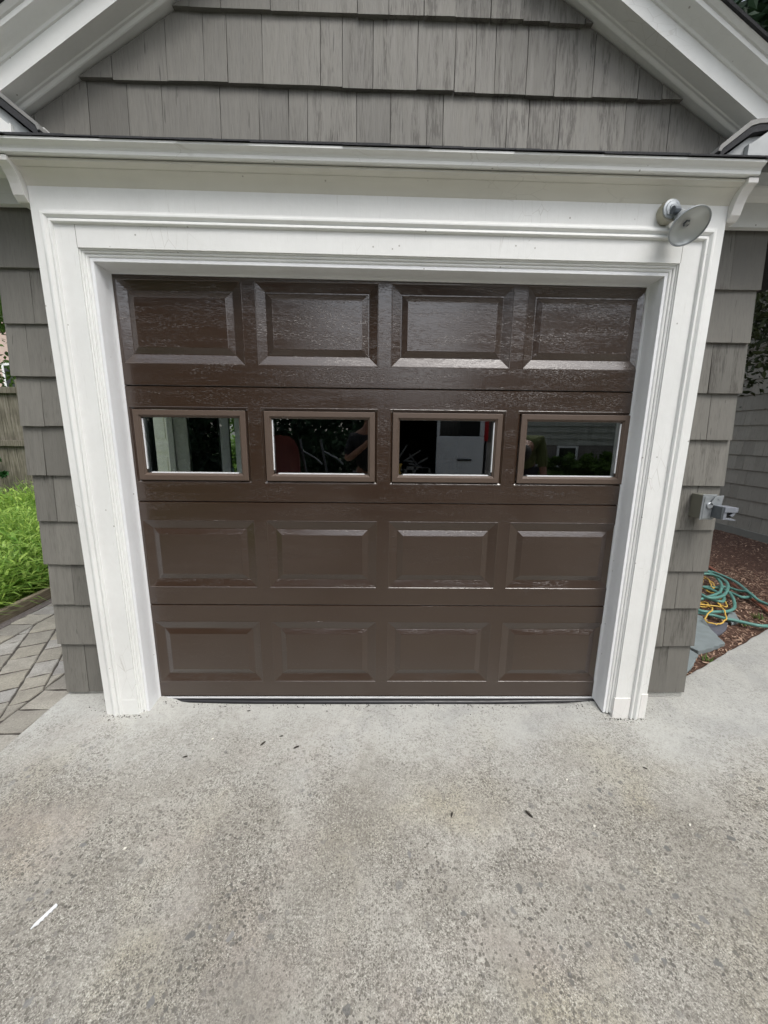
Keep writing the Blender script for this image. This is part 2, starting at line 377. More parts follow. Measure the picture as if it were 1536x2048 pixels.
def smooth_by_angle(o, ang=35):
    me = o.data
    for p in me.polygons: p.use_smooth = True
    bm = bmesh.new(); bm.from_mesh(me)
    for e in bm.edges:
        if len(e.link_faces) == 2 and e.calc_face_angle(0) > math.radians(ang): e.smooth = False
    bm.to_mesh(me); bm.free()

def tag(o, label=None, cat=None, group=None, kind=None):
    for k, v in (('label', label), ('category', cat), ('group', group), ('kind', kind)):
        if v: o[k] = v
    return o
def thing(name, loc, label, cat, group=None):
    o = bpy.data.objects.new(name, None); C.objects.link(o); o.location = loc; o.empty_display_size = .2
    return tag(o, label, cat, group)

def catmull(pts, n=8):
    P = [Vector(p) for p in pts]; out = []
    for i in range(len(P) - 1):
        a = P[max(i - 1, 0)]; b = P[i]; c = P[i + 1]; d = P[min(i + 2, len(P) - 1)]
        for k in range(n):
            t = k / n
            out.append(.5 * ((2 * b) + (c - a) * t + (2 * a - 5 * b + 4 * c - d) * t * t + (3 * b - a - 3 * c + d) * t ** 3))
    out.append(P[-1]); return out

def clip(poly, inside, inter):
    out = []
    for i in range(len(poly)):
        a, b = poly[i], poly[(i + 1) % len(poly)]
        ia, ib = inside(a), inside(b)
        if ia: out.append(a)
        if ia != ib: out.append(inter(a, b))
    return out
def clip_half(poly, A, B, Cc):   # keep A*u+B*v<=C
    f = lambda p: A * p[0] + B * p[1] - Cc
    return clip(poly, lambda p: f(p) <= 0, lambda a, b: (a[0] + (b[0] - a[0]) * f(a) / (f(a) - f(b)), a[1] + (b[1] - a[1]) * f(a) / (f(a) - f(b))))

def shingle_course(mb, joints, z0, z1, plane, mapper, clips=(), stain=.3, wob=.003, butt=.013, rng=random, gap=.0022, stains=None):
    """joints: positions of the vertical gaps along u. plane: depth of the wall; shingles stand proud of it."""
    for i in range(len(joints) - 1):
        a, b = joints[i] + gap / 2, joints[i + 1] - gap / 2
        zb = z0 + rng.uniform(-wob, wob); zb2 = zb + rng.uniform(-.0016, .0016); zt = z1 + .02
        sk = rng.uniform(-.0012, .0012)
        poly = [(a + sk, zb), (b + sk, zb2), (b - sk, zt), (a - sk, zt)]
        for (A, B, Cc) in clips:
            poly = clip_half(poly, A, B, Cc)
            if len(poly) < 3: break
        if len(poly) < 3: continue
        th = butt + rng.uniform(-.0025, .003); tz = z1 - z0
        d = lambda u, v: plane - .003 - th * max(0, min(1, (zt - v) / (tz + .02)))
        g = rng.random() ** 2 * 1.25 * stain if stains is None else stains.get((round(z0, 2), i), rng.random() ** 3 * stain)
        mb.prism(poly, lambda u, v: mapper(u, d(u, v), v), lambda u, v: mapper(u, plane, v), (rng.random(), min(1, g), rng.random()))

def rand_joints(a, b, lo=.09, hi=.22, rng=random):
    out = [a]
    while out[-1] < b - hi: out.append(out[-1] + rng.uniform(lo, hi))
    if b - out[-1] > .05: out.append(b)
    else: out[-1] = b
    return out

# ------------------------------------------------------------------ levels of the ground
def tilt(x): return -.0065 * x
GZ = -0.03
XL, XR, ZT = -1.178, 1.153, 2.050

# ground sheets
mb = MB(); mb.add([(-400, -400, -.30), (400, -400, -.30), (400, 400, -.30), (-400, 400, -.30)], [(0, 1, 2, 3)])
tag(mb.build('ground', M['lawn']), kind='structure')

def gheight(x, y):
    z = GZ - .012 * min(1, max(0, -y - .05) / .5) + .006 * noise.noise(Vector((x * 1.1, y * 1.1, 3)))
    z -= .006 * max(0, x) * (1 if y < 0 else .4)
    z += .013 * max(0, min(1, (-x - .8) / .4))
    if -.075 < y < .1:                                   # cement hump against the jambs
        for s_, c_ in ((-1, XL), (1, XR)):
            d = abs(x - c_); z += .028 * max(0, 1 - d / .14) * min(1, (y + .075) / .05)
    return z
mb = MB(); pts = {}
# driveway: bounded at left x=-1.715, at right/back by a slanting edge
def edge_y(x): return .10 if x < 1.62 else .10 + (x - 1.62) * .535 + .012 * noise.noise(Vector((x * 9, 0, 0)))
xs = [-1.715 + .05 * i for i in range(0, 145)]
ys_n = [0, .006, .02, .04, .06, .08, .11, .15, .2, .26, .34, .44, .56, .7, .9, 1.2, 1.6, 2.2, 3, 4, 5.5, 7.5, 10, 14, 20, 30]
vs = []
for x in xs:
    for d in ys_n:
        y = edge_y(x) - d
        xx = x + (.006 * noise.noise(Vector((0, y * 14, 1))) if x == xs[0] else 0)
        vs.append((xx, y, gheight(x, y)))
n = len(ys_n); fs = []
for i in range(len(xs) - 1):
    for j in range(n - 1): fs.append((i * n + j, i * n + j + 1, (i + 1) * n + j + 1, (i + 1) * n + j))
# skirt down at the back/right edge
o = len(vs)
for i, x in enumerate(xs): vs.append((x, edge_y(x) + .006, -.12))
for i in range(len(xs) - 1): fs.append((i * n, (i + 1) * n, o + i + 1, o + i))
mb.add(vs, fs); d = mb.build('driveway', M['concrete'], smooth=True); tag(d, kind='structure')

# planting bed with mulch, right of the garage
mb = MB(); vs = []; fs = []; nx = 46; ny = 50
for i in range(nx):
    for j in range(ny):
        x = 1.50 + 4.0 * i / (nx - 1); y = -1.0 + 9.0 * (j / (ny - 1)) ** 1.3
        vs.append((x, y, -.062 + .012 * noise.noise(Vector((x * 3, y * 3, 0))) + .02 * min(1, max(0, (y - 1.2)) / 2)))
for i in range(nx - 1):
    for j in range(ny - 1): fs.append((i * ny + j, i * ny + j + 1, (i + 1) * ny + j + 1, (i + 1) * ny + j))
mb.add(vs, fs); tag(mb.build('planting_bed', M['soil'], smooth=True), kind='structure')
def bedz(x, y): return -.062 + .012 * noise.noise(Vector((x * 3, y * 3, 0))) + .02 * min(1, max(0, (y - 1.2)) / 2)
mb = MB(); rng = random.Random(5)
for k in range(21000):
    x = rng.uniform(1.72, 5.44); y = rng.uniform(.0, 4.8)
    if k < 9000: x = rng.uniform(1.75, 4.2); y = rng.uniform(.1, 2.4)
    if y < edge_y(x) + .012: continue
    l = rng.uniform(.012, .042); ww = rng.uniform(.004, .010); a = rng.uniform(0, PI); p = rng.uniform(-.5, .5)
    c_, s_ = math.cos(a), math.sin(a); z = bedz(x, y) + rng.uniform(.001, .012)
    ex = Vector((c_ * math.cos(p), s_ * math.cos(p), math.sin(p))) * l / 2; ey = Vector((-s_, c_, rng.uniform(-.5, .5))) * ww / 2; c0 = Vector((x, y, z))
    r0 = rng.random() ** 1.5
    if rng.random() < .05: r0 = rng.uniform(1.0, 2.0)
    mb.add([c0 - ex - ey, c0 + ex - ey * .6, c0 + ex * .9 + ey, c0 - ex * .9 + ey], [(0, 1, 2, 3)], (r0, 0, 0))
tag(mb.build('mulch', M['mulchbit'], fix=False), 'reddish brown bark mulch covering the bed beside the garage', 'mulch', kind='stuff')

# paved path left of the garage
mb = MB(); mb.box(-2.88, -1.722, -6.0, 9.0, -.12, -.0415)
tag(mb.build('path_bed', M['sand']), kind='structure')
mb = MB(); mb.box(-2.865, -2.79, -6.0, 9.0, -.045, -.037)
tag(mb.build('gravel', M['gravel']), kind='structure')
mb = MB(); rng = random.Random(8)
def paver(poly, zt=-.036):
    cx = sum(p[0] for p in poly) / len(poly); cy = sum(p[1] for p in poly) / len(poly); q = []
    m = len(poly)
    for i in range(m):
        a, b = Vector(poly[i]), Vector(poly[(i + 1) % m]); L = (b - a).length
        k = max(1, int(L / .035))
        for j in range(k):
            p = a.lerp(b, j / k); dv = Vector((cx, cy)) - p
            dn = dv.normalized() if dv.length > 1e-6 else Vector((0, 0))
            sk_ = abs(dn.dot(Vector((-.45, .893)))); p = p + dn * (.0032 + .0055 * sk_ + .008 * noise.noise(Vector((p.x * 30, p.y * 30, 2)))); q.append(p)
    r = (rng.random(), rng.random(), rng.random()); z = zt + rng.uniform(-.003, .003); mq = len(q); vs = []
    for p in q: vs.append((p.x, p.y, -.07))
    for p in q: vs.append((p.x, p.y, z - .005))
    for p in q:
        dv = Vector((cx, cy)) - p; dn = dv.normalized() if dv.length > 1e-6 else dv
        vs.append((p.x + dn.x * .005, p.y + dn.y * .005, z))
    fs = []
    for i in range(mq):
        j = (i + 1) % mq; fs += [(i, j, mq + j, mq + i), (mq + i, mq + j, 2 * mq + j, 2 * mq + i)]
    fs.append(tuple(range(2 * mq, 3 * mq))); mb.add(vs, fs, r)
y = -4.0 + .052
while y < 8: paver([(-1.90, y), (-1.725, y), (-1.725, y + .1625), (-1.90, y + .1625)]); y += .1625
y = -4.0 + .15
while y < 8: paver([(-2.79, y), (-2.60, y), (-2.60, y + .1625), (-2.79, y + .1625)]); y += .1625
U = Vector((-.45, .893)); V = Vector((.893, .45)); v = -6.0
clipx = lambda poly: clip_half(clip_half(poly, 1, 0, -1.902), -1, 0, 2.598)
while v < 3.2:
    hgt = rng.choice((.128, .128, .16)); u = -6 + rng.uniform(0, .2)
    while u < 9:
        L = rng.choice((.13, .17, .20, .13))
        P = [U * u + V * v, U * (u + L) + V * v, U * (u + L) + V * (v + hgt), U * u + V * (v + hgt)]
        poly = clipx([(p.x, p.y) for p in P])
        if len(poly) >= 3:
            ar = abs(sum(poly[i][0] * poly[(i + 1) % len(poly)][1] - poly[(i + 1) % len(poly)][0] * poly[i][1] for i in range(len(poly)))) / 2
            if ar > .0012 and -4 < poly[0][1] < 8: paver(poly)
        u += L
    v += hgt
tag(mb.build('path', M['paver']), kind='structure')

# lawn area + timber edging
mb = MB(); mb.add([(-60, -8, -.03), (-2.92, -8, -.03), (-2.92, 40, -.03), (-60, 40, -.03)], [(0, 1, 2, 3)])
tag(mb.build('lawn', M['lawn']), kind='structure')
mb = MB(); vs = []
for i in range(60):
    y = -3 + i * .15; w_ = .004 * noise.noise(Vector((0, y * 3, 0)))
    vs += [(-2.872 + w_, y, -.12), (-2.872 + w_, y, .048 + w_), (-2.885 + w_, y, .052 + w_), (-2.912, y, .052), (-2.922, y, .046), (-2.922, y, -.12)]
fs = [(i * 6 + k, i * 6 + k + 1, (i + 1) * 6 + k + 1, (i + 1) * 6 + k) for i in range(59) for k in range(5)]
mb.add(vs, fs, (.3, .2, .7)); t_ = mb.build('timber_edging', M['timber'])
tag(t_, 'weathered brown timber edging between the paved path and the long grass', 'edging')

# long grass
mb = MB(); rng = random.Random(3)
def blade(mb, x, y, z0, h, wd, lean, az, r):
    dx, dy = math.cos(az), math.sin(az); px, py = -dy * wd / 2, dx * wd / 2; vs = []
    for k, (t, ww) in enumerate(((0, .7), (.35, 1), (.7, .8), (1, .05))):
        b = lean * t * t; zz = z0 + h * (t - .35 * lean / max(h, .1) * t * t * t)
        vs += [(x + dx * b - px * ww, y + dy * b - py * ww, zz), (x + dx * b + px * ww, y + dy * b + py * ww, zz)]
    mb.add(vs, [(0, 1, 3, 2), (2, 3, 5, 4), (4, 5, 7, 6)], (r, 0, 0))
for k in range(17000):
    if k < 12500:
        y = .6 + 3.6 * rng.random(); x = -.026 - (y + 1.83) * rng.uniform(.84, 1.2)
    else: y = rng.uniform(-2.5, 4.1); x = rng.uniform(-7, -2.96)
    if x > -3.0: continue
    h = rng.uniform(.16, .44) * (1 + .25 * noise.noise(Vector((x * 1.5, y * 1.5, 0)))) * min(1, .45 + (-2.9 - x) * 1.4) * (1 + .75 * max(0, y - .8) / 3.2)
    r_ = rng.random() ** 1.2; wd_ = rng.uniform(.007, .020)
    if k % 5 == 0: wd_ *= 1.9; h *= .8
    if k % 23 == 0: r_ = 1.6
    blade(mb, x, y, -.03, h, wd_, rng.uniform(.12, .5) * (.5 + h), rng.uniform(0, 2 * PI), r_)
    if k % 3 == 0:                                       # side leaves of taller weeds
        for q_ in range(3): blade(mb, x + rng.uniform(-.02, .02), y + rng.uniform(-.02, .02), -.03 + h * rng.uniform(.35, .85), rng.uniform(.03, .09), rng.uniform(.012, .028), rng.uniform(.08, .18), rng.uniform(0, 2 * PI), rng.random())
tag(mb.build('grass', M['grass'], fix=False), 'long bright green grass growing left of the garage', 'grass', kind='stuff')

# ------------------------------------------------------------------ the garage
G = thing('garage', (0, .06, 0), 'grey shingled garage with white trim and a brown panelled overhead door', 'garage')
WY = .062                                                # sheathing plane behind the shingles
SK = M['shingle']
idn = lambda u, d, v: (u, d, v)
# structural walls (dark inside)
mb = MB()
mb.box(-1.70, XL - .03, WY, .16, -.05, 2.62); mb.box(XR + .03, 1.68, WY, .16, -.05, 2.62)
mb.box(XL - .03, XR + .03, WY, .16, 2.10, 2.62)
mb.prism([(-1.70, 2.62), (1.68, 2.62), (1.30, 2.71), (-.02, 3.52), (-1.33, 2.72)], lambda a, b: (a, WY, b), lambda a, b: (a, .16, b))
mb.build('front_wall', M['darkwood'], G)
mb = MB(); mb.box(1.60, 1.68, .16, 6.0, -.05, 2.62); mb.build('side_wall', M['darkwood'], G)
mb = MB()                                              # left side wall with a doorway and a window
mb.box(-1.70, -1.62, .16, .93, -.05, 2.62); mb.box(-1.70, -1.62, .93, 1.42, 2.03, 2.62); mb.box(-1.70, -1.62, 1.42, 2.07, -.05, 2.62)
mb.box(-1.70, -1.62, 2.07, 2.9, -.05, .86); mb.box(-1.70, -1.62, 2.07, 2.9, 1.75, 2.62); mb.box(-1.70, -1.62, 2.9, 6.0, -.05, 2.62)
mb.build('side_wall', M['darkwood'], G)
mb = MB(); mb.box(-1.70, 1.68, 6.0, 6.1, -.05, 2.62)
mb.prism([(-1.70, 2.62), (1.68, 2.62), (-.02, 3.52)], lambda a, b: (a, 6.0, b), lambda a, b: (a, 6.1, b)); mb.build('rear_wall', M['darkwood'], G)
mb = MB(); mb.box(-1.62, 1.60, .05, 6.0, -.08, -.034); mb.build('garage_floor', M['gravel'], G)

# --- shingles on the front, left strip, right strip, gable
rng = random.Random(21)
mb = MB()
Lz = [2.32, 2.093, 1.865, 1.640, 1.415, 1.182, .953, .729, .510, .285, .067]
Lj = [[-1.40], [-1.573, -1.40], [-1.628, -1.40], [-1.60, -1.40], [-1.629, -1.40], [-1.614, -1.40], [-1.637, -1.40], [-1.593, -1.40], [-1.70, -1.40], [-1.591, -1.40]]
for i in range(10):
    z1, z0 = Lz[i], Lz[i + 1]; c_ = -1.712 if i % 2 else -1.720
    j = sorted(set([c_] + [x for x in Lj[i] if x > -1.715] + [-1.36]))
    if -1.40 in j: j.remove(-1.40)
    shingle_course(mb, j, z0 if i < 9 else .0, z1, WY, idn, stain=.3, rng=rng, butt=.016, wob=.0015)
mb.build('shingle_siding', SK, G)
mb = MB()
Rz = [2.30, 2.056, 1.832, 1.606, 1.388, 1.161, .933, .711, .503, .282, .071]
Rj = [[1.558], [], [1.541], [1.572], [], [1.587], [], [1.562], [1.531], [1.577]]
for i in range(10):
    z1, z0 = Rz[i], Rz[i + 1]; c_ = 1.700 if i % 2 else 1.706
    shingle_course(mb, sorted([1.33] + Rj[i] + [c_]), z0 if i < 9 else .0, z1, WY, idn, stain=.9 if i in (0, 1, 2, 3, 6, 7, 8) else .4, rng=rng, butt=.016, wob=.0015)
mb.build('shingle_siding', SK, G)
mb = MB()
gA = [-1.9, -1.44, -1.32, -1.216, -1.058, -.919, -.684, -.526, -.405, -.328, -.126, .014, .166, .232, .497, .589, .718, .993, 1.179, 1.399, 1.9]
gB = [-1.30, -1.101, -.883, -.734, -.641, -.501, -.27, -.182, -.059, .12, .271, .355, .435, .564, .68, .838, 1.026, 1.126, 1.3]
gC = [-.95, -.775, -.653, -.461, -.35, -.121, .002, .14, .265, .404, .534, .641, .782, .95]
cl = [(.61, 1, 3.515 - .016), (-.606, 1, 3.545 - .016)]
def gs(j, z0, z1, st):
    m = MB()
    for i in range(len(j) - 1):
        xm = (j[i] + j[i + 1]) / 2; dz = tilt(xm) * 1.5
        s_ = st(xm) * rng.uniform(.4, 1.0)
        shingle_course(mb, [j[i], j[i + 1]], z0 + dz, z1 + dz, WY - .012, idn, clips=cl, stains={(round(z0 + dz, 2), 0): min(1, s_)}, rng=rng, butt=.018, wob=.0028)
wear = lambda x: max(.12, 1.25 - abs(x - .55) * 1.1) if x > -.6 else .1
gs(gA, 2.50, 2.768, wear); gs(gB, 2.768, 3.011, wear); gs(gC, 3.011, 3.25, wear)
gs(rand_joints(-.7, .7, rng=rng), 3.25, 3.49, wear); gs(rand_joints(-.3, .3, rng=rng), 3.49, 3.7, wear)
mb.build('gable_shingles', SK, G)
# side elevations
for (sx, xw, zz) in ((-1, -1.70, Lz), (1, 1.68, Rz)):
    mp = (lambda u, d, v: (-1.70 - (WY - d), u, v)) if sx < 0 else (lambda u, d, v: (1.68 + (WY - d), u, v))
    zs = [2.545] + zz; mb = MB()
    for i in range(len(zs) - 1):
        j = [.063] + rand_joints(.15, 6.0, rng=rng)
        z1, z0 = zs[i], zs[i + 1]
        if i == len(zs) - 2: z0 = 0.0
        if sx < 0:
            segs = []
            for a, b in zip(j[:-1], j[1:]):
                if z0 < 2.05 and b > .90 and a < 1.45: continue
                if z0 < 1.78 and z1 > .84 and b > 2.04 and a < 2.93: continue
                shingle_course(mb, [a, b], z0, z1, WY, mp, stain=.2, rng=rng, butt=.016)
        else: shingle_course(mb, j, z0, z1, WY, mp, stain=.5, rng=rng, butt=.016)
    mb.build('side_shingles', SK, G)
# rubble foundation under the right corner
mb = MB(); mb.box(1.34, 1.70, .052, .12, -.12, .0)
f_ = mb.build('foundation', M['concrete'], G, bevel=.01)
mb = MB(); mb.box(-1.70, -1.34, .056, .12, -.12, .0); mb.build('foundation', M['concrete'], G)

# --- door frame: mitred profile swept round the opening
def u_sweep(prof, zb, x0=XL, x1=XR, zt=ZT, n=14):
    vs = []; m = len(prof)
    path = []
    for k in range(n + 1): path.append(('L', k / n))
    for k in range(1, n + 1): path.append(('T', k / n))
    for k in range(1, n + 1): path.append(('R', k / n))
    for kind, t in path:
        for (o_, y) in prof:
            if kind == 'L': x = x0 - o_; z = zb(o_, y, -1) + (zt + tilt(x0 - o_) + o_ - zb(o_, y, -1)) * t
            elif kind == 'T': x = (x0 - o_) + (x1 - x0 + 2 * o_) * t; z = zt + o_ + tilt(x)
            else: x = x1 + o_; z = (zt + tilt(x1 + o_) + o_) * (1 - t) + zb(o_, y, 1) * t
            vs.append((x, y, z))
    fs = [(i * m + k, i * m + k + 1, (i + 1) * m + k + 1, (i + 1) * m + k) for i in range(len(path) - 1) for k in range(m - 1)]
    return vs, fs
base = lambda o_, y, s: GZ - .012 - (.006 if s > 0 else -.013)
DF = MB()
vs, fs = u_sweep([(.0565, -.060), (.0565, -.104), (.139, -.104)], base); DF.add(vs, fs)
# outer flat boards, right up to the hood
for s_, xa, xb in ((-1, XL - .219, XL - .186), (1, XR + .186, XR + .219)):
    DF.box(xa, xb, -.104, WY - .004, GZ - (.015 if s_ > 0 else .002), 2.345 + tilt(xa))
DF.prism([(XL - .186, ZT + .186 + tilt(XL)), (XR + .186, ZT + .186 + tilt(XR)), (XR + .186, 2.35 + tilt(XR)), (XL - .186, 2.35 + tilt(XL))], lambda a, b: (a, -.104, b), lambda a, b: (a, -.07, b))
casing = DF.build('door_frame', M['white_v'], G); 
mb = MB(); vs, fs = u_sweep([(.1385, -.104), (.1392, -.112), (.143, -.1165), (.148, -.1165), (.153, -.113), (.1555, -.1075), (.158, -.1078), (.161, -.114), (.166, -.1190), (.172, -.1195), (.177, -.117), (.180, -.1105), (.1865, -.1085), (.1868, -.1035)], lambda o_, y, s: GZ - .016 - (.006 if s > 0 else -.013)); mb.add(vs, fs)
o_ = mb.build('outer_moulding', M['white_m'], casing, fix=True); smooth_by_angle(o_, 40)
mb = MB(); vs, fs = u_sweep([(.0270, -.060), (.0290, -.0815), (.0310, -.0850), (.0350, -.0870), (.0390, -.0868), (.0410, -.0850), (.0420, -.0850), (.0430, -.0910), (.0460, -.0930), (.0490, -.0930), (.0500, -.0915), (.0510, -.0915), (.0520, -.0970), (.0575, -.0985)], lambda o_, y, s: GZ + .010 + .022 * noise.noise(Vector((o_ * 160, y * 120, s)))); mb.add(vs, fs)
o_ = mb.build('inner_moulding', M['white_m'], casing); smooth_by_angle(o_, 40)
mb = MB(); vs, fs = u_sweep([(.0, .035), (.0, -.003), (.0030, -.008), (.0055, -.015), (.0070, -.025), (.0080, -.037), (.0092, -.050), (.0108, -.062), (.0125, -.072), (.0138, -.079), (.0142, -.0825), (.0152, -.0840), (.0265, -.0840), (.0278, -.0825), (.0285, -.060)], lambda o_, y, s: GZ + .004 + max(0, (y + .085)) * .3); mb.add(vs, fs)
o_ = mb.build('door_stop', M['vinyl'], casing); smooth_by_angle(o_, 30)
for xj in (XL - .057, XR + .0585):
    mb = MB(); mb.box(xj - .0007, xj + .0007, -.1043, -.10, ZT + .0575 + tilt(xj), ZT + .137 + tilt(xj)); mb.build('caulk_line', M['frame'], casing)
# patched plinths at the feet of the casing
mb = MB(); mb.box(XR + .052, XR + .137, -.1075, -.02, -.05, .075); mb.box(XR + .189, XR + .224, -.1075, .04, -.05, .098)
mb.build('plinth', M['white_old'], casing, bevel=.002)
mb = MB(); mb.box(XL - .1375, XL - .058, -.1047, -.02, -.032, .064); mb.box(XL - .2195, XL - .1875, -.1046, .04, -.032, .066)
mb.build('plinth', M['white_v'], casing, bevel=.0015)

# --- the door
H = .5334; PT = .5991; PWD = .5436
rect = lambda c: ((c - 1.5) * PT - PWD / 2, (c - 1.5) * PT + PWD / 2)
DOORX0, DOORX1 = -1.215, 1.215
mb = MB()
for r in range(4):
    zt_ = (4 - r) * H - .0016; zb_ = (3 - r) * H + .0010
    hi, lo = ((4 - r) * H - .091, (4 - r) * H - .4412) if r != 1 else (3 * H - .0908, 3 * H - .4441)
    E_ = .003
    def q(x0, x1, z0, z1, y=0): mb.add([(x0, y, z0), (x1, y, z0), (x1, y, z1), (x0, y, z1)], [(0, 1, 2, 3)])
    # rails and stiles of the section skin
    for (z0, z1) in ((zb_ + E_, lo), (hi, zt_ - E_)): q(DOORX0, DOORX1, z0, z1)
    xs_ = [DOORX0]
    for c_ in range(4): xs_ += list(rect(c_))
    xs_.append(DOORX1)
    for k in range(0, 10, 2): q(xs_[k], xs_[k + 1], lo, hi)
    # rolled top and bottom edges
    mb.add([(DOORX0, 0, zt_ - E_), (DOORX1, 0, zt_ - E_), (DOORX1, .0035, zt_ - .0010), (DOORX0, .0035, zt_ - .0010), (DOORX1, .02, zt_ + .001), (DOORX0, .02, zt_ + .001)], [(0, 1, 2, 3), (3, 2, 4, 5)])
    mb.add([(DOORX0, 0, zb_ + E_), (DOORX1, 0, zb_ + E_), (DOORX1, .002, zb_ + .0008), (DOORX0, .002, zb_ + .0008), (DOORX1, .02, zb_), (DOORX0, .02, zb_)], [(3, 2, 1, 0), (5, 4, 2, 3)])
door = mb.build('garage_door', M['door'], G, fix=False)
for p in door.data.polygons: pass
mb = MB(); mb.box(DOORX0, DOORX1, .020, .045, 2 * H + .445 * 1 + .0, 3 * H + H - .01)     # insulated backs
mb.box(DOORX0, DOORX1, .020, .045, .012, 2 * H + .085)
xs_ = [DOORX0] + [v for c_ in range(4) for v in rect(c_)] + [DOORX1]
for k in range(0, 10, 2): mb.box(xs_[k] - .012 * (k > 0), xs_[k + 1] + .012 * (k < 8), .020, .045, 2 * H + .085, 2 * H + .445)
mb.build('door_back', M['black'], door)
def ring(mb, A, B, ya, yb):
    (ax0, ax1, az0, az1), (bx0, bx1, bz0, bz1) = A, B
    mb.add([(ax0, ya, az0), (ax1, ya, az0), (ax1, ya, az1), (ax0, ya, az1), (bx0, yb, bz0), (bx1, yb, bz0), (bx1, yb, bz1), (bx0, yb, bz1)],
           [(0, 1, 5, 4), (1, 2, 6, 5), (2, 3, 7, 6), (3, 0, 4, 7)])
def inset(R, d): return (R[0] + d, R[1] - d, R[2] + d, R[3] - d)
for r in (0, 2, 3):
    for c_ in range(4):
        x0, x1 = rect(c_); z1, z0 = (4 - r) * H - .091, (4 - r) * H - .4412
        R0 = (x0, x1, z0, z1); mb = MB()
        st = [(0, 0), (.0016, -.0006), (.0036, -.0004), (.0055, .0012), (.043, .0125), (.0470, .0122), (.050, .0108), (.071, .0027), (.0735, .0019), (.077, .0020)]
        for (d0, y0), (d1, y1) in zip(st[:-1], st[1:]): ring(mb, inset(R0, d0), inset(R0, d1), y0, y1)
        I = inset(R0, .077)
        mb.add([(I[0], .002, I[2]), (I[1], .002, I[2]), (I[1], .002, I[3]), (I[0], .002, I[3])], [(0, 1, 2, 3)])
        mb.build('raised_panel', M['door'], door)
for c_ in range(4):
    x0, x1 = rect(c_); z1, z0 = 3 * H - .0908, 3 * H - .4441
    R0 = (x0, x1, z0, z1); mb = MB()
    st = [(0, 0), (.0015, -.0007), (.0035, -.0004), (.005, .002), (.0115, .006), (.0125, .012), (.0125, .022)]
    for (d0, y0), (d1, y1) in zip(st[:-1], st[1:]): ring(mb, inset(R0, d0), inset(R0, d1), y0, y1)
    mb.build('window_recess', M['door'], door)
    jx = (.0, .001, -.001, .002)[c_]; R1 = inset(R0, .0145); R1 = (R1[0] + jx, R1[1] + jx, R1[2], R1[3]); mb = MB()
    st = [(0, .012), (0, -.003), (.0012, -.0045), (.0035, -.005), (.0225, -.0055), (.0245, -.0048), (.0262, -.002), (.0275, .000), (.0300, .001), (.0325, .004), (.0335, .016)]
    for (d0, y0), (d1, y1) in zip(st[:-1], st[1:]): ring(mb, inset(R1, d0), inset(R1, d1), y0, y1)
    win = mb.build('window_frame', M['frame'], door)
    I = inset(R1, .030); mb = MB(); mb.box(I[0], I[1], .0135, .0165, I[2], I[3]); mb.build('window_pane', M['glass'], door)
    I = inset(R1, .0335); mb = MB()
    st = [(.0, .0175), (.0, .048), (-.03, .048)]
    ring(mb, I, I, .0175, .047); ring(mb, inset(I, 0), inset(I, -.028), .047, .047)
    mb.build('inner_window_frame', M['litter'], door)
    mb = MB(); mb.box(I[0] + .020, I[1] - .016, .0075, .0134, I[2] - .003, I[2] + .0045)
    xa = (I[0] - .003) if c_ < 2 else I[1] - .004
    mb.box(xa, xa + .007, .0075, .0134, I[2] + .018, I[3] - .006); mb.build('glazing_strip', M['litter'], door)
mb = MB(); mb.box(DOORX0, DOORX1, -.004, .03, -.0045, .0025); mb.box(DOORX0, DOORX1, .0, .03, .0025, .010); mb.build('bottom_retainer', M['alu'], door, bevel=.0008)
mb = MB(); vs = []; n = 60
prof = [(.0, -.0045), (-.005, -.006), (-.006, -.012), (-.004, -.0135), (-.010, -.017), (-.016, -.024), (-.0165, -.031), (-.010, -.036), (.0, -.038)]
for i in range(n + 1):
    x = DOORX0 + (DOORX1 - DOORX0) * i / n; e = max(0, (abs(x) - .55) / .6); k = 1 - .62 * min(1, e) ** 1.3 if x > 0 else 1 - .5 * min(1, e) ** 1.6
    for (y, z) in prof: vs.append((x, y * (.6 + .4 * k), -.0045 + (z + .0045) * k))
m = len(prof); mb.add(vs, [(i * m + k, i * m + k + 1, (i + 1) * m + k + 1, (i + 1) * m + k) for i in range(n) for k in range(m - 1)])
mb.build('bottom_seal', M['rubber'], door, smooth=True)

# --- hood over the door
def x_sweep(mb, prof, x0, x1, n=24, tl=True, caps=True):
    vs = []; m = len(prof)
    for i in range(n + 1):
        x = x0 + (x1 - x0) * i / n; jz = tilt(x) if tl else 0
        for (y, z) in prof: vs.append((x, y, z + jz))
    fs = [(i * m + k, i * m + k + 1, (i + 1) * m + k + 1, (i + 1) * m + k) for i in range(n) for k in range(m - 1)]
    if caps: fs += [tuple(range(m)), tuple(range(n * m, n * m + m))[::-1]]
    mb.add(vs, fs)
mb = MB()
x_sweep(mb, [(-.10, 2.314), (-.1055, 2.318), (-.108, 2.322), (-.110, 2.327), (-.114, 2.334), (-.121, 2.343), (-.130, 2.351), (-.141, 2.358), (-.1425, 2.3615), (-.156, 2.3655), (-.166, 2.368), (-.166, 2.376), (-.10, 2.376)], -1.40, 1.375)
hood = mb.build('hood', M['white_beige'], G); smooth_by_angle(hood, 25)
mb = MB()
x_sweep(mb, [(-.120, 2.3815), (-.1840, 2.3800), (-.1860, 2.382), (-.1860, 2.3925), (-.1875, 2.3940), (-.188, 2.3965), (-.191, 2.400), (-.196, 2.403), (-.204, 2.407), (-.2065, 2.409), (-.2065, 2.4165), (-.05, 2.4165)], -1.435, 1.407)
o_ = mb.build('crown_moulding', M['white'], hood); smooth_by_angle(o_, 35)
mb = MB(); rng = random.Random(4)
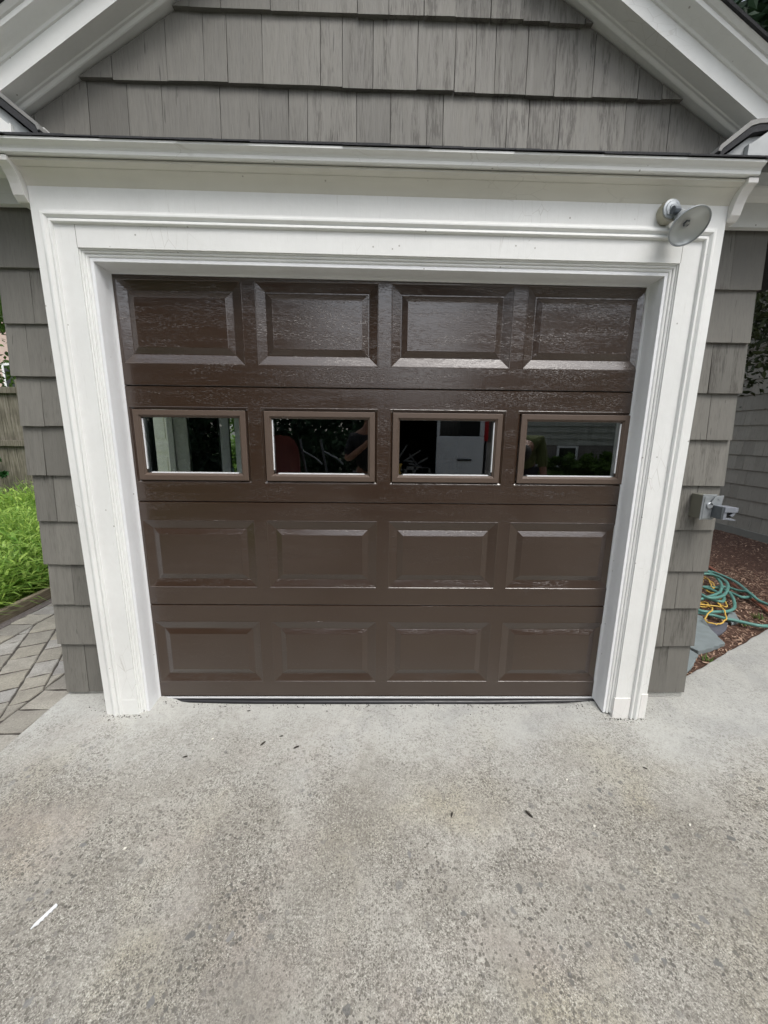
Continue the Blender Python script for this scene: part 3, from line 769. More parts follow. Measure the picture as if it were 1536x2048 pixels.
for lay, (yy, zz, th) in enumerate(((-.212, 2.4172, .0040), (-.2085, 2.4214, .0048))):
    x = -1.9 + lay * .11
    while x < 1.9:
        L = rng.uniform(.25, .34); j = rng.uniform(-.0022, .0022); z_ = zz + tilt(x) + rng.uniform(-.0008, .0008)
        mb.prism([(yy + j, z_), (yy + j, z_ + th), (.045, z_ + th + .118), (.045, z_ + .118)], lambda a, b: (x, a, b), lambda a, b: (x + L - .002, a, b)); x += L
mb.build('hood_roof', M['asphalt'], hood)
bp = [(.04, 2.376), (.04, 2.262), (-.104, 2.258), (-.109, 2.262), (-.122, 2.276), (-.1265, 2.292), (-.132, 2.310), (-.141, 2.328), (-.153, 2.344), (-.168, 2.3555), (-.1785, 2.358), (-.1785, 2.3755)]
for (xa, xb) in ((-1.442, -1.3985), (1.373, 1.412)):
    mb = MB(); mb.prism(bp, lambda a, b: (xa, a, b + tilt(xa)), lambda a, b: (xb, a, b + tilt(xb))); mb.build('bracket', M['white_old'], hood, bevel=.0015)

# --- wide frieze boards and boxed eaves at both corners
for s_, xi, xo in ((-1, -1.36, -1.95), (1, 1.33, 1.95)):
    a, b = min(xi, xo), max(xi, xo); dz = .012 if s_ < 0 else -.018
    mb = MB(); mb.box(a, b, .018, .045, 2.312 + dz, 2.43 + dz)
    mb.prism([(.018, 2.405 + dz), (-.004, 2.418 + dz), (-.02, 2.44 + dz), (-.024, 2.47 + dz), (-.024, 2.56 + dz), (.03, 2.56 + dz)], lambda p, q_: (a, p, q_), lambda p, q_: (b, p, q_))
    fr = mb.build('frieze_board', M['white'], G)
    mb = MB(); xa, xb = (-1.95, -1.66) if s_ < 0 else (1.64, 1.95); mb.box(xa, xb, .045, 6.1, 2.44 + dz, 2.56 + dz); mb.build('boxed_eave', M['white'], fr)
# --- rake trim (both slopes), swept profile (perpendicular distance, depth)
rp = [(-.004, .048), (-.004, .016), (-.002, .012), (.001, .010), (.004, .008), (.006, .006), (.0065, -.002), (.010, -.006), (.011, -.058), (.011, -.062), (.068, -.062), (.071, -.062), (.072, -.068), (.079, -.072), (.082, -.078), (.085, -.088), (.090, -.100), (.096, -.110), (.100, -.117), (.1045, -.118), (.114, -.118), (.116, -.124), (.126, -.134), (.130, -.135), (.130, .10), (-.008, .10)]
APX, APZ = -.0247, 3.530
def rake(s_, prof, name, mat, parent, length=2.55, n0=0.0, yback=None):
    sl_ = .606 if s_ < 0 else .61; L = math.sqrt(1 + sl_ * sl_); dirx, dirz = s_ / L, -sl_ / L; nx, nz = s_ * sl_ / L, 1 / L
    vs = []; m = len(prof); N = 20
    for i in range(N + 1):
        for (nn, y) in prof:
            # mitre at the ridge: start where x = APX
            t0 = -(nn * nx) / dirx; t = t0 + (length - t0) * i / N
            vs.append((APX + dirx * t + nx * nn, y, APZ + dirz * t + nz * nn))
    mb = MB(); mb.add(vs, [(i * m + k, i * m + (k + 1) % m, (i + 1) * m + (k + 1) % m, (i + 1) * m + k) for i in range(N) for k in range(m)] + [tuple(range(N * m, N * m + m))])
    return mb.build(name, mat, parent)
for s_ in (-1, 1):
    o_ = rake(s_, rp, 'rake_trim', M['white'], G); smooth_by_angle(o_, 25)
    rake(s_, [(.131, -.145), (.137, -.147), (.139, -.140), (.139, 6.2), (.131, 6.2)], 'roof', M['asphalt'], G, 2.62)
    rake(s_, [(.1395, -.138), (.146, -.141), (.150, -.132), (.150, 6.2), (.1395, 6.2)], 'roof_shingles', M['asphalt'], G, 2.64)
    rake(s_, [(.03, .10), (.129, .10), (.129, 6.12), (.03, 6.12)], 'roof_deck', M['darkwood'], G, 2.3)

# --- cornice returns standing on the hood ends
for s_ in (-1, 1):
    if s_ < 0:
        body = [(-1.335, 2.44), (-1.335, 2.488), (-1.44, 2.570), (-1.56, 2.65), (-1.80, 2.70), (-1.80, 2.44)]
        cap = [(-1.316, 2.482), (-1.3125, 2.498), (-1.318, 2.512), (-1.44, 2.604), (-1.56, 2.68), (-1.80, 2.735), (-1.80, 2.70), (-1.56, 2.655), (-1.44, 2.577)]
    else:
        body = [(1.315, 2.43), (1.315, 2.475), (1.41, 2.545), (1.48, 2.555), (1.80, 2.60), (1.80, 2.43)]
        cap = [(1.293, 2.468), (1.291, 2.482), (1.298, 2.492), (1.395, 2.567), (1.425, 2.576), (1.80, 2.60), (1.80, 2.565), (1.475, 2.561), (1.405, 2.549)]
    mb = MB(); mb.prism(body, lambda a, b: (a, -.10, b), lambda a, b: (a, .03, b)); rt = mb.build('cornice_return', M['gray_board'], G)
    mb = MB(); mb.prism(cap, lambda a, b: (a, -.121, b), lambda a, b: (a, .03, b)); mb.build('return_cap', M['asphalt'], rt)
    mb = MB()
    cap2 = [(p[0] - s_ * .0, p[1]) for p in cap]
    if s_ < 0: tp = [(-1.3125, 2.5), (-1.318, 2.5145), (-1.44, 2.607), (-1.56, 2.683), (-1.56, 2.700), (-1.44, 2.624), (-1.312, 2.524), (-1.303, 2.50)]
    else: tp = [(1.291, 2.484), (1.298, 2.4945), (1.395, 2.570), (1.425, 2.579), (1.60, 2.592), (1.60, 2.606), (1.425, 2.594), (1.388, 2.586), (1.288, 2.506), (1.280, 2.486)]
    mb.prism(tp, lambda a, b: (a, -.1235, b), lambda a, b: (a, .03, b)); mb.build('return_flashing', M['flash'], rt)
    mb = MB()
    if s_ < 0: mb.box(-1.4235, -1.4175, -.113, -.10, 2.44, 2.525); mb.prism([(-1.70, 2.44), (-1.425, 2.44), (-1.425, 2.522), (-1.50, 2.58), (-1.70, 2.66)], lambda a, b: (a, -.109, b), lambda a, b: (a, -.099, b))
    else: mb.box(1.398, 1.404, -.122, -.10, 2.43, 2.512); mb.prism([(1.406, 2.43), (1.43, 2.43), (1.47, 2.47), (1.80, 2.60), (1.80, 2.585), (1.80, 2.60), (1.53, 2.60), (1.406, 2.512)], lambda a, b: (a, -.118, b), lambda a, b: (a, -.101, b))
    mb.build('return_fascia', M['white'] if s_ < 0 else M['gray_board'], rt)

# --- side doorway (open leaf) and side window, seen through the first pane
mb = MB()
for (a, b, z0, z1) in ((1.413, 1.455, -.03, 2.03), (.895, .937, -.03, 2.03)): mb.box(-1.765, -1.60, a, b, z0, z1)
mb.box(-1.765, -1.60, .895, 1.455, 2.024, 2.065); mb.box(-1.725, -1.712, 1.400, 1.413, -.03, 2.02)
mb.build('side_door_frame', M['white_v'], G)
ang = math.radians(44); hx, hy = -1.745, 1.418
lf = lambda a, d, z: (hx - math.sin(ang) * a + math.cos(ang) * d, hy + math.cos(ang) * a + math.sin(ang) * d, z)
mb = MB(); Wd = .74
def lbox(a0, a1, d0, d1, z0, z1):
    mb.add([lf(a0, d0, z0), lf(a1, d0, z0), lf(a1, d1, z0), lf(a0, d1, z0), lf(a0, d0, z1), lf(a1, d0, z1), lf(a1, d1, z1), lf(a0, d1, z1)], [(0, 3, 2, 1), (4, 5, 6, 7), (0, 1, 5, 4), (1, 2, 6, 5), (2, 3, 7, 6), (3, 0, 4, 7)])
lbox(0, .11, 0, .035, -.01, 2.0); lbox(Wd - .11, Wd, 0, .035, -.01, 2.0)
for z0, z1 in ((-.01, .2), (.78, .98), (1.22, 1.30), (1.85, 2.0)): lbox(.11, Wd - .11, 0, .035, z0, z1)
lbox(.11, Wd - .11, .01, .025, .2, 1.85)
for (z0, z1) in ((.24, .74), (1.02, 1.18), (1.34, 1.81)): lbox(.16, Wd - .16, .004, .031, z0, z1)
mb.build('side_door', M['cream'], G, bevel=.002)
mb = MB()
for (a, b) in ((2.07, 2.10), (2.33, 2.37), (2.87, 2.9)): mb.box(-1.745, -1.61, a, b, .86, 1.75)
mb.box(-1.745, -1.61, 2.10, 2.87, .86, .90); mb.box(-1.745, -1.61, 2.10, 2.87, 1.71, 1.75)
sw = mb.build('side_window', M['white_v'], G)

# ------------------------------------------------------------------ floodlight on the header
FL = thing('floodlight', (1.12, -.104, 2.275), 'grey round-faced floodlight on the upper right of the white door frame', 'floodlight')
ax = Vector((.02, -.68, -.735)).normalized(); fc = Vector((1.150, -.205, 2.186))
mb = MB(); mb.lathe([(.0, 0), (.034, 0), (.0355, .002), (.0355, .032), (.034, .034), (0, .034)], (1.118, -.104, 2.272), (0, -1, 0), 28); mb.v = [(x, y, 2.272 + (z - 2.272) * 1.16) for x, y, z in mb.v]
o_ = mb.build('mounting_box', M['beige'], FL); smooth_by_angle(o_)
mb = MB(); mb.lathe([(.0, 0), (.0335, 0), (.0345, .002), (.0335, .006), (.026, .008), (.024, .0105), (.014, .012), (.012, .016), (0, .016)], (1.118, -.138, 2.275), (0, -1, 0), 28)
for a in (.9, 4.0): mb.lathe([(0, 0), (.0045, 0), (.0045, .004), (0, .004)], (1.118 + .024 * math.cos(a), -.146, 2.275 + .024 * math.sin(a)), (0, -1, 0), 10)
o_ = mb.build('cover_plate', M['metal'], FL); smooth_by_angle(o_)
kn = Vector((1.122, -.158, 2.262)); bk = fc - ax * .080
mb = MB(); mb.tube(catmull([(1.118, -.146, 2.274), (1.121, -.156, 2.268), kn, kn.lerp(bk, .5), bk], 4), .0085, 12)
mb.lathe([(0, -.013), (.0135, -.013), (.0135, .013), (0, .013)], kn, (1, .15, 0), 16); mb.lathe([(0, .013), (.009, .013), (.009, .019), (0, .019)], kn, (1, .15, 0), 6)
o_ = mb.build('swivel_arm', M['metal_d'], FL); smooth_by_angle(o_)
mb = MB(); mb.lathe([(0, -.098), (.018, -.098), (.021, -.094), (.022, -.060), (.026, -.052), (.036, -.042), (.050, -.028), (.061, -.012), (.066, .0), (.0685, .003), (.0685, .007), (.0655, .0075), (.064, .004), (.060, -.010), (.048, -.026), (.030, -.038), (0, -.042)], fc, ax, 44)
o_ = mb.build('lamp_head', M['metal'], FL); smooth_by_angle(o_, 28)
lens = MT('frosted_lamp_face'); lens.col((.60, .625, .62)); lens.rough(.24); lens.b.inputs['Metallic'].default_value = .15; lens.bump(lens.noise(lens.co(), 90, 2), .1, .001)
mb = MB(); pr = [(0, -.010), (.006, -.0098), (.016, -.0055), (.030, .0015)] ; pr = [(0, -.030), (.010, -.0295), (.011, -.0265), (.024, -.0235), (.040, -.016), (.052, -.008), (.060, -.001), (.0635, .0035)]
mb.lathe(pr, fc, ax, 44); o_ = mb.build('lamp_face', lens.m, FL, smooth=True)
mb = MB(); tx = ax.cross(Vector((0, 0, 1))).normalized(); ty = ax.cross(tx)
hexp = [fc + ax * -.022 + (tx * math.cos(k * PI / 3) + ty * math.sin(k * PI / 3)) * .0125 for k in range(6)]
mb.add([*hexp, *[h - (h - fc) * .25 + ax * .001 for h in hexp]], [(k, (k + 1) % 6, 6 + (k + 1) % 6, 6 + k) for k in range(6)]); mb.build('lamp_logo_ring', M['metal_d'], FL)

# ------------------------------------------------------------------ outdoor outlet box on the right corner
OB = thing('outlet_box', (1.60, .045, 1.07), 'grey outdoor electrical box with its flip cover open on the right corner shingles', 'outlet box')
mb = MB(); mb.box(1.553, 1.612, -.022, .05, 1.008, 1.124); mb.build('box', M['box'], OB, bevel=.003)
mb = MB(); mb.box(1.549, 1.616, -.027, -.022, 1.004, 1.128)
mb.prism([(1.556, 1.010), (1.608, 1.010), (1.600, 1.06), (1.570, 1.118), (1.556, 1.118)], lambda a, b: (a, -.031, b), lambda a, b: (a, -.027, b))
mb.build('cover_plate', M['metal'], OB, bevel=.0015)
mb = MB(); mb.lathe([(.0, 0), (.016, 0), (.016, .005), (.013, .007), (0, .007)], (1.582, -.031, 1.075), (0, -1, 0), 22); mb.build('knockout_plug', M['metal'], OB, smooth=False)
mb = MB(); mb.prism([(1.578, 1.082), (1.6, 1.122), (1.640, 1.126), (1.634, 1.078), (1.612, 1.072)], lambda a, b: (a, -.038, b), lambda a, b: (a + .004, -.032, b)); mb.lathe([(.008, 0), (.008, .002), (0, .002)], (1.619, -.038, 1.112), (0, -1, 0), 14)
mb.build('flip_cover', M['metal'], OB)
mb = MB(); mb.box(1.597, 1.607, -.088, -.028, 1.018, 1.078); mb.build('gasket', M['metal_d'], OB, bevel=.002)
mb = MB(); mb.prism([(1.607, 1.052), (1.668, 1.052), (1.672, 1.06), (1.670, 1.075), (1.607, 1.078)], lambda a, b: (a, -.092, b), lambda a, b: (a, -.030, b))
mb.box(1.607, 1.622, -.088, -.034, 1.018, 1.052); mb.prism([(1.652, 1.030), (1.668, 1.052), (1.655, 1.052), (1.64, 1.036)], lambda a, b: (a, -.088, b), lambda a, b: (a, -.034, b))
mb.prism([(1.607, 1.018), (1.664, 1.012), (1.670, 1.016), (1.645, 1.024), (1.622, 1.024)], lambda a, b: (a, -.090, b), lambda a, b: (a, -.034, b))
mb.build('receptacle_hood', M['plug'], OB, bevel=.0015)
mb = MB(); mb.box(1.622, 1.652, -.080, -.036, 1.026, 1.0515); mb.build('receptacle', M['black'], OB)

# ------------------------------------------------------------------ hoses, cord and slates in the bed
A_ = [(2.996, .844, -.02), (2.927, .849, -.02), (2.878, .882, -.02), (2.815, .932, -.02), (2.764, .966, -.02), (2.721, 1.013, -.02), (2.667, 1.049, -.02), (2.611, 1.086, -.02), (2.592, 1.163, -.02)]
L1 = [(2.597, 1.173, 0), (2.621, 1.095, 0), (2.66, 1.045, 0), (2.752, 1.04, 0), (2.867, 1.053, 0), (2.972, 1.111, 0), (3.075, 1.219, 0), (3.152, 1.319, 0), (3.234, 1.456, 0), (3.214, 1.537, 0), (3.137, 1.569, 0), (2.975, 1.534, 0), (2.78, 1.404, 0)]
L6 = [(2.70, 1.5, .01), (2.815, 1.42, .02), (2.885, 1.36, .02), (2.878, 1.257, .02), (2.914, 1.201, .02), (2.956, 1.202, .02), (3.039, 1.287, .02), (3.075, 1.362, .02), (3.063, 1.487, .02), (2.987, 1.552, .02)]
L2 = [(2.78, 1.50, .02), (2.654, 1.224, .04), (2.74, 1.197, .04), (2.848, 1.24, .04), (2.973, 1.3, .04), (3.07, 1.361, .04), (3.213, 1.506, .04), (3.319, 1.664, .04), (3.392, 1.834, .04), (3.357, 1.894, .04), (3.193, 1.851, .04), (2.99, 1.677, .04)]
L3 = [(2.85, 1.55, .05), (2.782, 1.388, .06), (2.8, 1.267, .06), (2.794, 1.195, .06), (2.853, 1.181, .06), (2.989, 1.24, .06), (3.164, 1.393, .06), (3.287, 1.542, .06), (3.335, 1.685, .06), (3.29, 1.76, .06), (3.165, 1.778, .05)]
L4 = [(3.1, 1.95, .02), (3.301, 2.022, 0), (3.468, 2.025, 0), (3.549, 1.964, 0), (3.552, 1.806, 0), (3.521, 1.66, 0), (3.432, 1.474, 0), (3.375, 1.373, -.01), (3.334, 1.358, -.01), (3.271, 1.357, -.01), (3.264, 1.417, -.01), (3.268, 1.595, -.01), (3.347, 1.579, -.01), (3.356, 1.481, 0), (3.365, 1.41, .02), (3.35, 1.35, .02), (3.333, 1.263, 0), (3.333, 1.18, 0), (3.321, 1.076, 0), (3.4, .93, -.01), (3.7, .92, -.02), (4.1, .86, -.02)]
path = [(3.9, 1.02, .0), (3.5, .93, .0), (3.2, .86, -.01)] + A_ + L1 + L6 + L2 + L3 + L4
mb = MB(); mb.tube(catmull([(x, y, z + .0) for x, y, z in path], 7), .0125, 10); o_ = mb.build('garden_hose', M['hose'], smooth=True)
tag(o_, 'green garden hose coiled on the mulch behind the right corner', 'hose')
O_ = [(4.05, 3.1, -.035), (3.85, 2.594, -.03), (3.755, 2.303, -.03), (3.664, 2.046, -.03), (3.544, 1.752, -.03), (3.468, 1.561, -.03), (3.371, 1.358, -.03), (3.31, 1.203, -.03), (3.269, 1.112, -.03), (3.237, .97, -.035)]
mb = MB(); mb.tube(catmull(O_, 6), .0125, 10); o_ = mb.build('garden_hose', M['hose2'], smooth=True); tag(o_, 'rusty orange hose lying on the mulch under the green coil', 'hose')
Y_ = [(3.242, 1.859, 0), (3.32, 1.841, 0), (3.273, 1.728, .02), (3.164, 1.569, .03), (3.126, 1.503, .01), (3.234, 1.604, 0), (3.29, 1.692, 0), (3.307, 1.784, 0), (3.218, 1.745, .02), (3.148, 1.637, .03), (3.035, 1.534, .02), (3.067, 1.502, .01), (3.117, 1.471, .01), (3.075, 1.408, .0), (3.052, 1.47, .0), (3.061, 1.535, .02), (3.058, 1.602, .03), (2.889, 1.468, .0), (2.725, 1.229, .0), (2.835, 1.23, .0), (2.777, 1.148, .0), (2.685, 1.108, .01), (2.682, 1.148, .02), (2.754, 1.122, .02), (2.843, 1.097, .015), (2.896, 1.19, .01), (2.872, 1.097, .02), (2.95, 1.16, .01), (3.005, 1.232, .0), (3.019, 1.288, .0), (2.93, 1.2, .0), (2.828, 1.076, .02), (2.806, 1.038, .03), (2.796, .989, .0), (2.704, .907, -.01), (2.65, .872, -.012), (2.6, .85, -.012), (2.572, .862, -.01), (2.548, .883, -.01), (2.59, .952, .0), (2.693, 1.013, .025), (2.741, 1.088, .02), (2.70, 1.2, .01)]
rng = random.Random(9); yy = []
for p in catmull(Y_, 3): yy.append((p.x + rng.uniform(-.006, .006), p.y + rng.uniform(-.006, .006), p.z + rng.uniform(-.003, .005)))
mb = MB(); mb.tube(catmull(yy, 2), .0052, 7); o_ = mb.build('extension_cord', M['cord'], smooth=True); tag(o_, 'tangled yellow extension cord inside the green hose coil', 'cord')
SL = [([(2.618, 1.081), (2.643, 1.032), (2.514, .786), (2.451, .612), (2.37, .576), (2.176, .506), (2.15, .575), (2.41, .87)], -.03, .03, 'slate', 'large pale grey slate slab pointing toward the driveway'),
      ([(2.586, .923), (2.768, .936), (2.702, .869), (2.599, .785), (2.5, .744), (2.517, .836)], -.036, .022, 'slate2', 'purple grey slate slab under the yellow cord loop'),
      ([(2.932, 1.117), (2.98, 1.104), (2.884, .96), (2.781, .914), (2.815, .994)], -.036, .022, 'slate', 'narrow grey slate slab under the green hose'),
      ([(2.132, .557), (2.139, .472), (2.0, .348), (1.867, .248), (1.79, .235), (1.82, .32), (2.018, .497)], -.034, .02, 'slate', 'pale slate slab against the foot of the right corner')]
for (pl, zt_, th, mm, lab) in SL:
    mb = MB(); q = []
    for i in range(len(pl)):
        a, b = Vector(pl[i]), Vector(pl[(i + 1) % len(pl)]); k = max(1, int((b - a).length / .03))
        for j in range(k): p = a.lerp(b, j / k); q.append((p.x + rng.uniform(-.004, .004), p.y + rng.uniform(-.004, .004)))
    mb.prism(q, lambda a, b: (a, b, zt_ + .004 * math.sin(a * 9)), lambda a, b: (a, b, zt_ - th))
    tag(mb.build('slate_slab', M[mm], bevel=.004), lab, 'slate slab', 'slate slabs in the planting bed')
# small weeds
WD = [(2.177, .43, .05, 'small green weed between the pale slates and the driveway edge'), (2.90, .935, .03, 'low weed beside the narrow slate by the green hose'), (3.12, 1.03, .055, 'spiky green weed near the end of the orange hose')]
for (x, y, h, lab) in WD:
    mb = MB()
    for k in range(16):
        blade(mb, x + rng.uniform(-.03, .03), y + rng.uniform(-.025, .025), bedz(x, y), h * rng.uniform(.5, 1.1), .009, h * rng.uniform(.4, 1.0), rng.uniform(0, 2 * PI), rng.uniform(.2, .9))
    tag(mb.build('weed', M['leaf_b'], fix=False), lab, 'weed', 'weeds in the planting bed')

# ------------------------------------------------------------------ litter on the driveway
mb = MB(); a, b = Vector((-1.027, -.965)), Vector((-1.000, -.905)); d = (b - a); nrm = Vector((-d.y, d.x)).normalized(); q = []
N = 12
for i in range(N + 1): p = a + d * i / N + nrm * (.0048 if i > 1 else .0015 + .0015 * i); q.append((p.x, p.y))
for i in range(N, -1, -1): p = a + d * i / N - nrm * (.004 + (.0035 if i % 2 else 0) if i > 1 else .001); q.append((p.x, p.y))
gz = gheight(-1.0, -.93)
mb.prism(q, lambda a_, b_: (a_, b_, gz + .0065), lambda a_, b_: (a_, b_, gz + .003)); tag(mb.build('plastic_strip', M['litter']), 'torn white plastic strip lying on the concrete', 'litter')
deb = [(-.88, -.355, .012, .3, 'long dark seed husk on the left of the driveway'), (-.555, -.28, .016, .9, 'dark curled leaf scrap left of the driveway middle'), (-.48, -.235, .010, .2, 'dark seed lying nearest the left door panel'), (-.395, -.3, .015, .5, 'dark twig scrap below the left door panels'), (.27, -.62, .012, 1.2, 'dark leaf scrap in front of the third column of panels'), (.57, -.62, .018, 2.2, 'dark twig in front of the right column of panels'), (-.69, -.07, .010, .1, 'dark seed near the left end of the rubber seal'), (1.17, -.41, .010, 2.6, 'dark seed in front of the right casing foot')]
for (x, y, r, a, lab) in deb:
    mb = MB(); mb.lathe([(0, -r), (r * .18, -r * .7), (r * .28, 0), (r * .2, r * .6), (0, r)], (x, y, gheight(x, y) + r * .22 + .001), (math.cos(a), math.sin(a), .05), 7)
    tag(mb.build('seed_husk', M['debris'], smooth=True), lab, 'plant debris', 'dark plant scraps on the driveway')
peb = [(.79, -.47, 'small white pebble right of the driveway middle'), (.80, -.665, 'white pebble farther down on the right of the driveway'), (1.17, -.66, 'long pale pebble near the right frame edge'), (-.80, -.255, 'pale wood crumb near the paver edge'), (-.90, -.74, 'pale crumb just above the white plastic strip')]
for (x, y, lab) in peb:
    mb = MB(); r = .006; mb.lathe([(0, -r), (r * .6, -r * .5), (r * .65, r * .2), (r * .4, r * .8), (0, r)], (x, y, gheight(x, y) + .0045), (.8, .5, .1), 8)
    tag(mb.build('pebble', M['pebble_w'], smooth=True), lab, 'pebble', 'pale pebbles on the driveway')

mb = MB(); rng = random.Random(77)
for k in range(300):
    if k < 130:
        s_ = rng.choice((-1, 1)); x = (XL - .11 if s_ < 0 else XR + .11) + rng.gauss(0, .09); y = -.112 - abs(rng.gauss(0, .012)) if abs(x - (XL - .11 if s_ < 0 else XR + .11)) < .115 else rng.uniform(-.10, .02)
    else: x = rng.uniform(-1.15, 1.15); y = -.02 - abs(rng.gauss(0, .02))
    r = rng.uniform(.0012, .0034); z = gheight(x, y) + r * .5; a = rng.uniform(0, PI)
    ex = Vector((math.cos(a), math.sin(a), 0)) * r * rng.uniform(1, 2.4); ey = Vector((-math.sin(a), math.cos(a), 0)) * r; c0 = Vector((x, y, z)); up = Vector((0, 0, r))
    mb.add([c0 - ex - up, c0 + ey - up * .5, c0 + ex - up, c0 - ey - up * .5, c0 + up], [(0, 1, 4), (1, 2, 4), (2, 3, 4), (3, 0, 4)], (rng.random() ** 2, 0, 0))
tag(mb.build('grit', M['debris']), 'dark grit and crumbs gathered along the foot of the door and casings', 'grit', kind='stuff')

# ------------------------------------------------------------------ neighbouring house to the right
NH = thing('neighbour_house', (6.5, 3, 0), 'taupe shingled house wall beyond the mulch bed on the right', 'house')
mb = MB(); mb.box(5.48, 10, -2.0, 14, -.3, 5.4); mb.build('wall', M['darkwood'], NH)
mb = MB(); mb.box(5.435, 5.48, -2.0, 14, -.3, .064); mb.build('foundation', M['gray_board'], NH) ; NHf = bpy.data.objects['foundation.002'] if 'foundation.002' in bpy.data.objects else None
fm = simple('grey_foundation_paint', (.20, .20, .175), .8, nscale=10)
for o_ in NH.children:
    if o_.name.startswith('foundation'): o_.data.materials[0] = fm
mb = MB(); rng = random.Random(33)
for k in range(24):
    z0 = .064 + .2185 * k
    shingle_course(mb, rand_joints(-2, 14, .1, .24, rng), z0, z0 + .2185, 5.48, lambda u, d, v: (d, u, v), stain=.18, rng=rng, butt=.018, wob=.0015)
mb.build('shingle_siding', M['shingle_far'], NH)
mb = MB(); mb.prism([(5.1, 5.35), (10.4, 5.35), (7.75, 7.6)], lambda a, b: (a, -2.4, b), lambda a, b: (a, 14.4, b)); mb.build('roof', M['asphalt'], NH)

# ------------------------------------------------------------------ trees and shrubs
def crown(mb, c, rad, n, size, rng, clumps=40, shape='leaf', inner=.35, flat=1.0):
    cs = []
    for k in range(clumps):
        while True:
            p = Vector((rng.uniform(-1, 1), rng.uniform(-1, 1), rng.uniform(-1, 1)))
            if inner < p.length < 1: break
        cs.append((Vector((c[0] + p.x * rad[0], c[1] + p.y * rad[1], c[2] + p.z * rad[2])), rng.uniform(.18, .36) * min(rad), rng.random()))
    for k in range(n):
        cc, cr, cb = rng.choice(cs)
        p = cc + Vector((rng.gauss(0, .5), rng.gauss(0, .5), rng.gauss(0, .42) * flat)) * cr
        s_ = size * rng.uniform(.6, 1.3); nrm = Vector((rng.gauss(0, .6), rng.gauss(0, .6), rng.uniform(.2, 1))).normalized()
        t = Vector((rng.uniform(-1, 1), rng.uniform(-1, 1), rng.uniform(-.6, .2))); t = (t - nrm * t.dot(nrm)).normalized(); b = nrm.cross(t)
        r = min(1, max(0, cb * .6 + rng.uniform(0, .45)))
        mb.add([p - t * s_ * .5, p + b * s_ * .24 + t * s_ * .02, p + t * s_ * .5 - nrm * s_ * .12, p - b * s_ * .24 + t * s_ * .02], [(0, 1, 2, 3)], (r, 0, 0))
def tree(name, base, h, c, rad, n, size, mat, label, cat, seed, clumps=40, group=None, tr=.12):
    rng = random.Random(seed); T = thing(name, base, label, cat, group); b = Vector(base); cc = Vector(c)
    mb = MB(); top = cc + Vector((0, 0, rad[2] * .3))
    mb.tube(catmull([b + Vector((0, 0, -.2)), b.lerp(top, .35) + Vector((.06, .04, 0)), b.lerp(top, .7) + Vector((-.05, .05, 0)), top], 4), tr, 10, r1=tr * .25)
    for k in range(7):
        s = b.lerp(top, rng.uniform(.35, .85)); e = cc + Vector((rng.uniform(-.8, .8) * rad[0], rng.uniform(-.8, .8) * rad[1], rng.uniform(-.3, .7) * rad[2]))
        mb.tube(catmull([s, s.lerp(e, .5) + Vector((0, 0, .08 * h * .3)), e], 4), tr * .35, 6, r1=tr * .06)
    mb.build('trunk', M['bark'], T, smooth=True)
    mb = MB(); crown(mb, c, rad, n, size, rng, clumps); mb.build('crown', mat, T, fix=False); return T
tree('maple_tree', (3.2, 4.6, 0), 4.2, (4.35, 3.35, 3.35), (1.05, 1.2, 1.25), 9000, .085, M['leaf_a'], 'dark leaved maple between the garage corner and the taupe house wall', 'tree', 41, 46, tr=.07)
tree('tall_tree', (13.5, 10.5, 0), 15, (12.5, 9.5, 12.5), (5, 4, 5), 34000, .34, M['leaf_d'], 'tall dark tree rising above the roof in the top right corner', 'tree', 42, 60, tr=.3)
tree('garden_tree', (-8.9, 6.8, 0), 5, (-8.7, 6.6, 3.4), (1.5, 1.5, 1.5), 6500, .16, M['leaf_b'], 'leafy green tree behind the wooden fence on the left', 'tree', 43, 34, tr=.1)
S1 = thing('shrub', (-3.9, 7.6, 0), 'yellow green shrub seen through the first door window', 'shrub')
mb = MB(); crown(mb, (-3.9, 7.6, 1.3), (1.3, 1.0, 1.3), 7000, .12, random.Random(44), 34); mb.build('foliage', M['leaf_b'], S1, fix=False)
mb = MB()
for k in range(5): mb.tube([(-3.9 + .05 * k, 7.6, -.1), (-4.3 + .25 * k, 7.5, 1.4)], .03, 6, r1=.01)
mb.build('stem', M['bark'], S1)
# vines low in front of the fence
mb = MB(); crown(mb, (-6.6, 4.05, .85), (1.1, .12, .45), 1500, .10, random.Random(45), 26)
V_ = mb.build('vine', M['leaf_c'], fix=False); tag(V_, 'dark green creeper along the foot of the wooden fence', 'vine')

# wooden fence on the left
FN = thing('wooden_fence', (-6.5, 4.2, 0), 'weathered grey board fence behind the long grass', 'fence')
rng = random.Random(6); x = -11.0
while x < -4.3:
    wd = rng.uniform(.135, .15); mb = MB(); zt_ = 2.02 + rng.uniform(-.015, .015)
    mb.box(x, x + wd, 4.22, 4.24, -.05, zt_, (rng.random(), rng.random(), rng.random())); mb.build('board', M['oldwood'], FN); x += wd + rng.uniform(.004, .010)
for zc in (1.98, 1.20, .35):
    mb = MB(); mb.box(-11, -5.42, 4.175, 4.215, zc - .045, zc + .045, (.5, .2, .9)); mb.build('rail', M['oldwood'], FN, bevel=.005)
for xp in (-5.30, -7.75, -10.2):
    mb = MB(); mb.box(xp - .05, xp + .05, 4.10, 4.20, -.1, 2.12, (.1, .6, .4)); mb.build('post', M['oldwood'], FN, bevel=.006)
PB = thing('distant_house', (-16, 16, 0), 'pale pink house glimpsed through the leaves above the fence', 'house')
mb = MB(); mb.box(-24, -12, 15, 22, -.3, 6.5); wl_ = mb.build('wall', M['pinkwall'], PB)
mb = MB(); mb.prism([(-24.5, 6.5), (-11.5, 6.5), (-18, 9.5)], lambda a, b: (a, 14.6, b), lambda a, b: (a, 22.4, b)); mb.build('roof', M['asphalt'], PB)
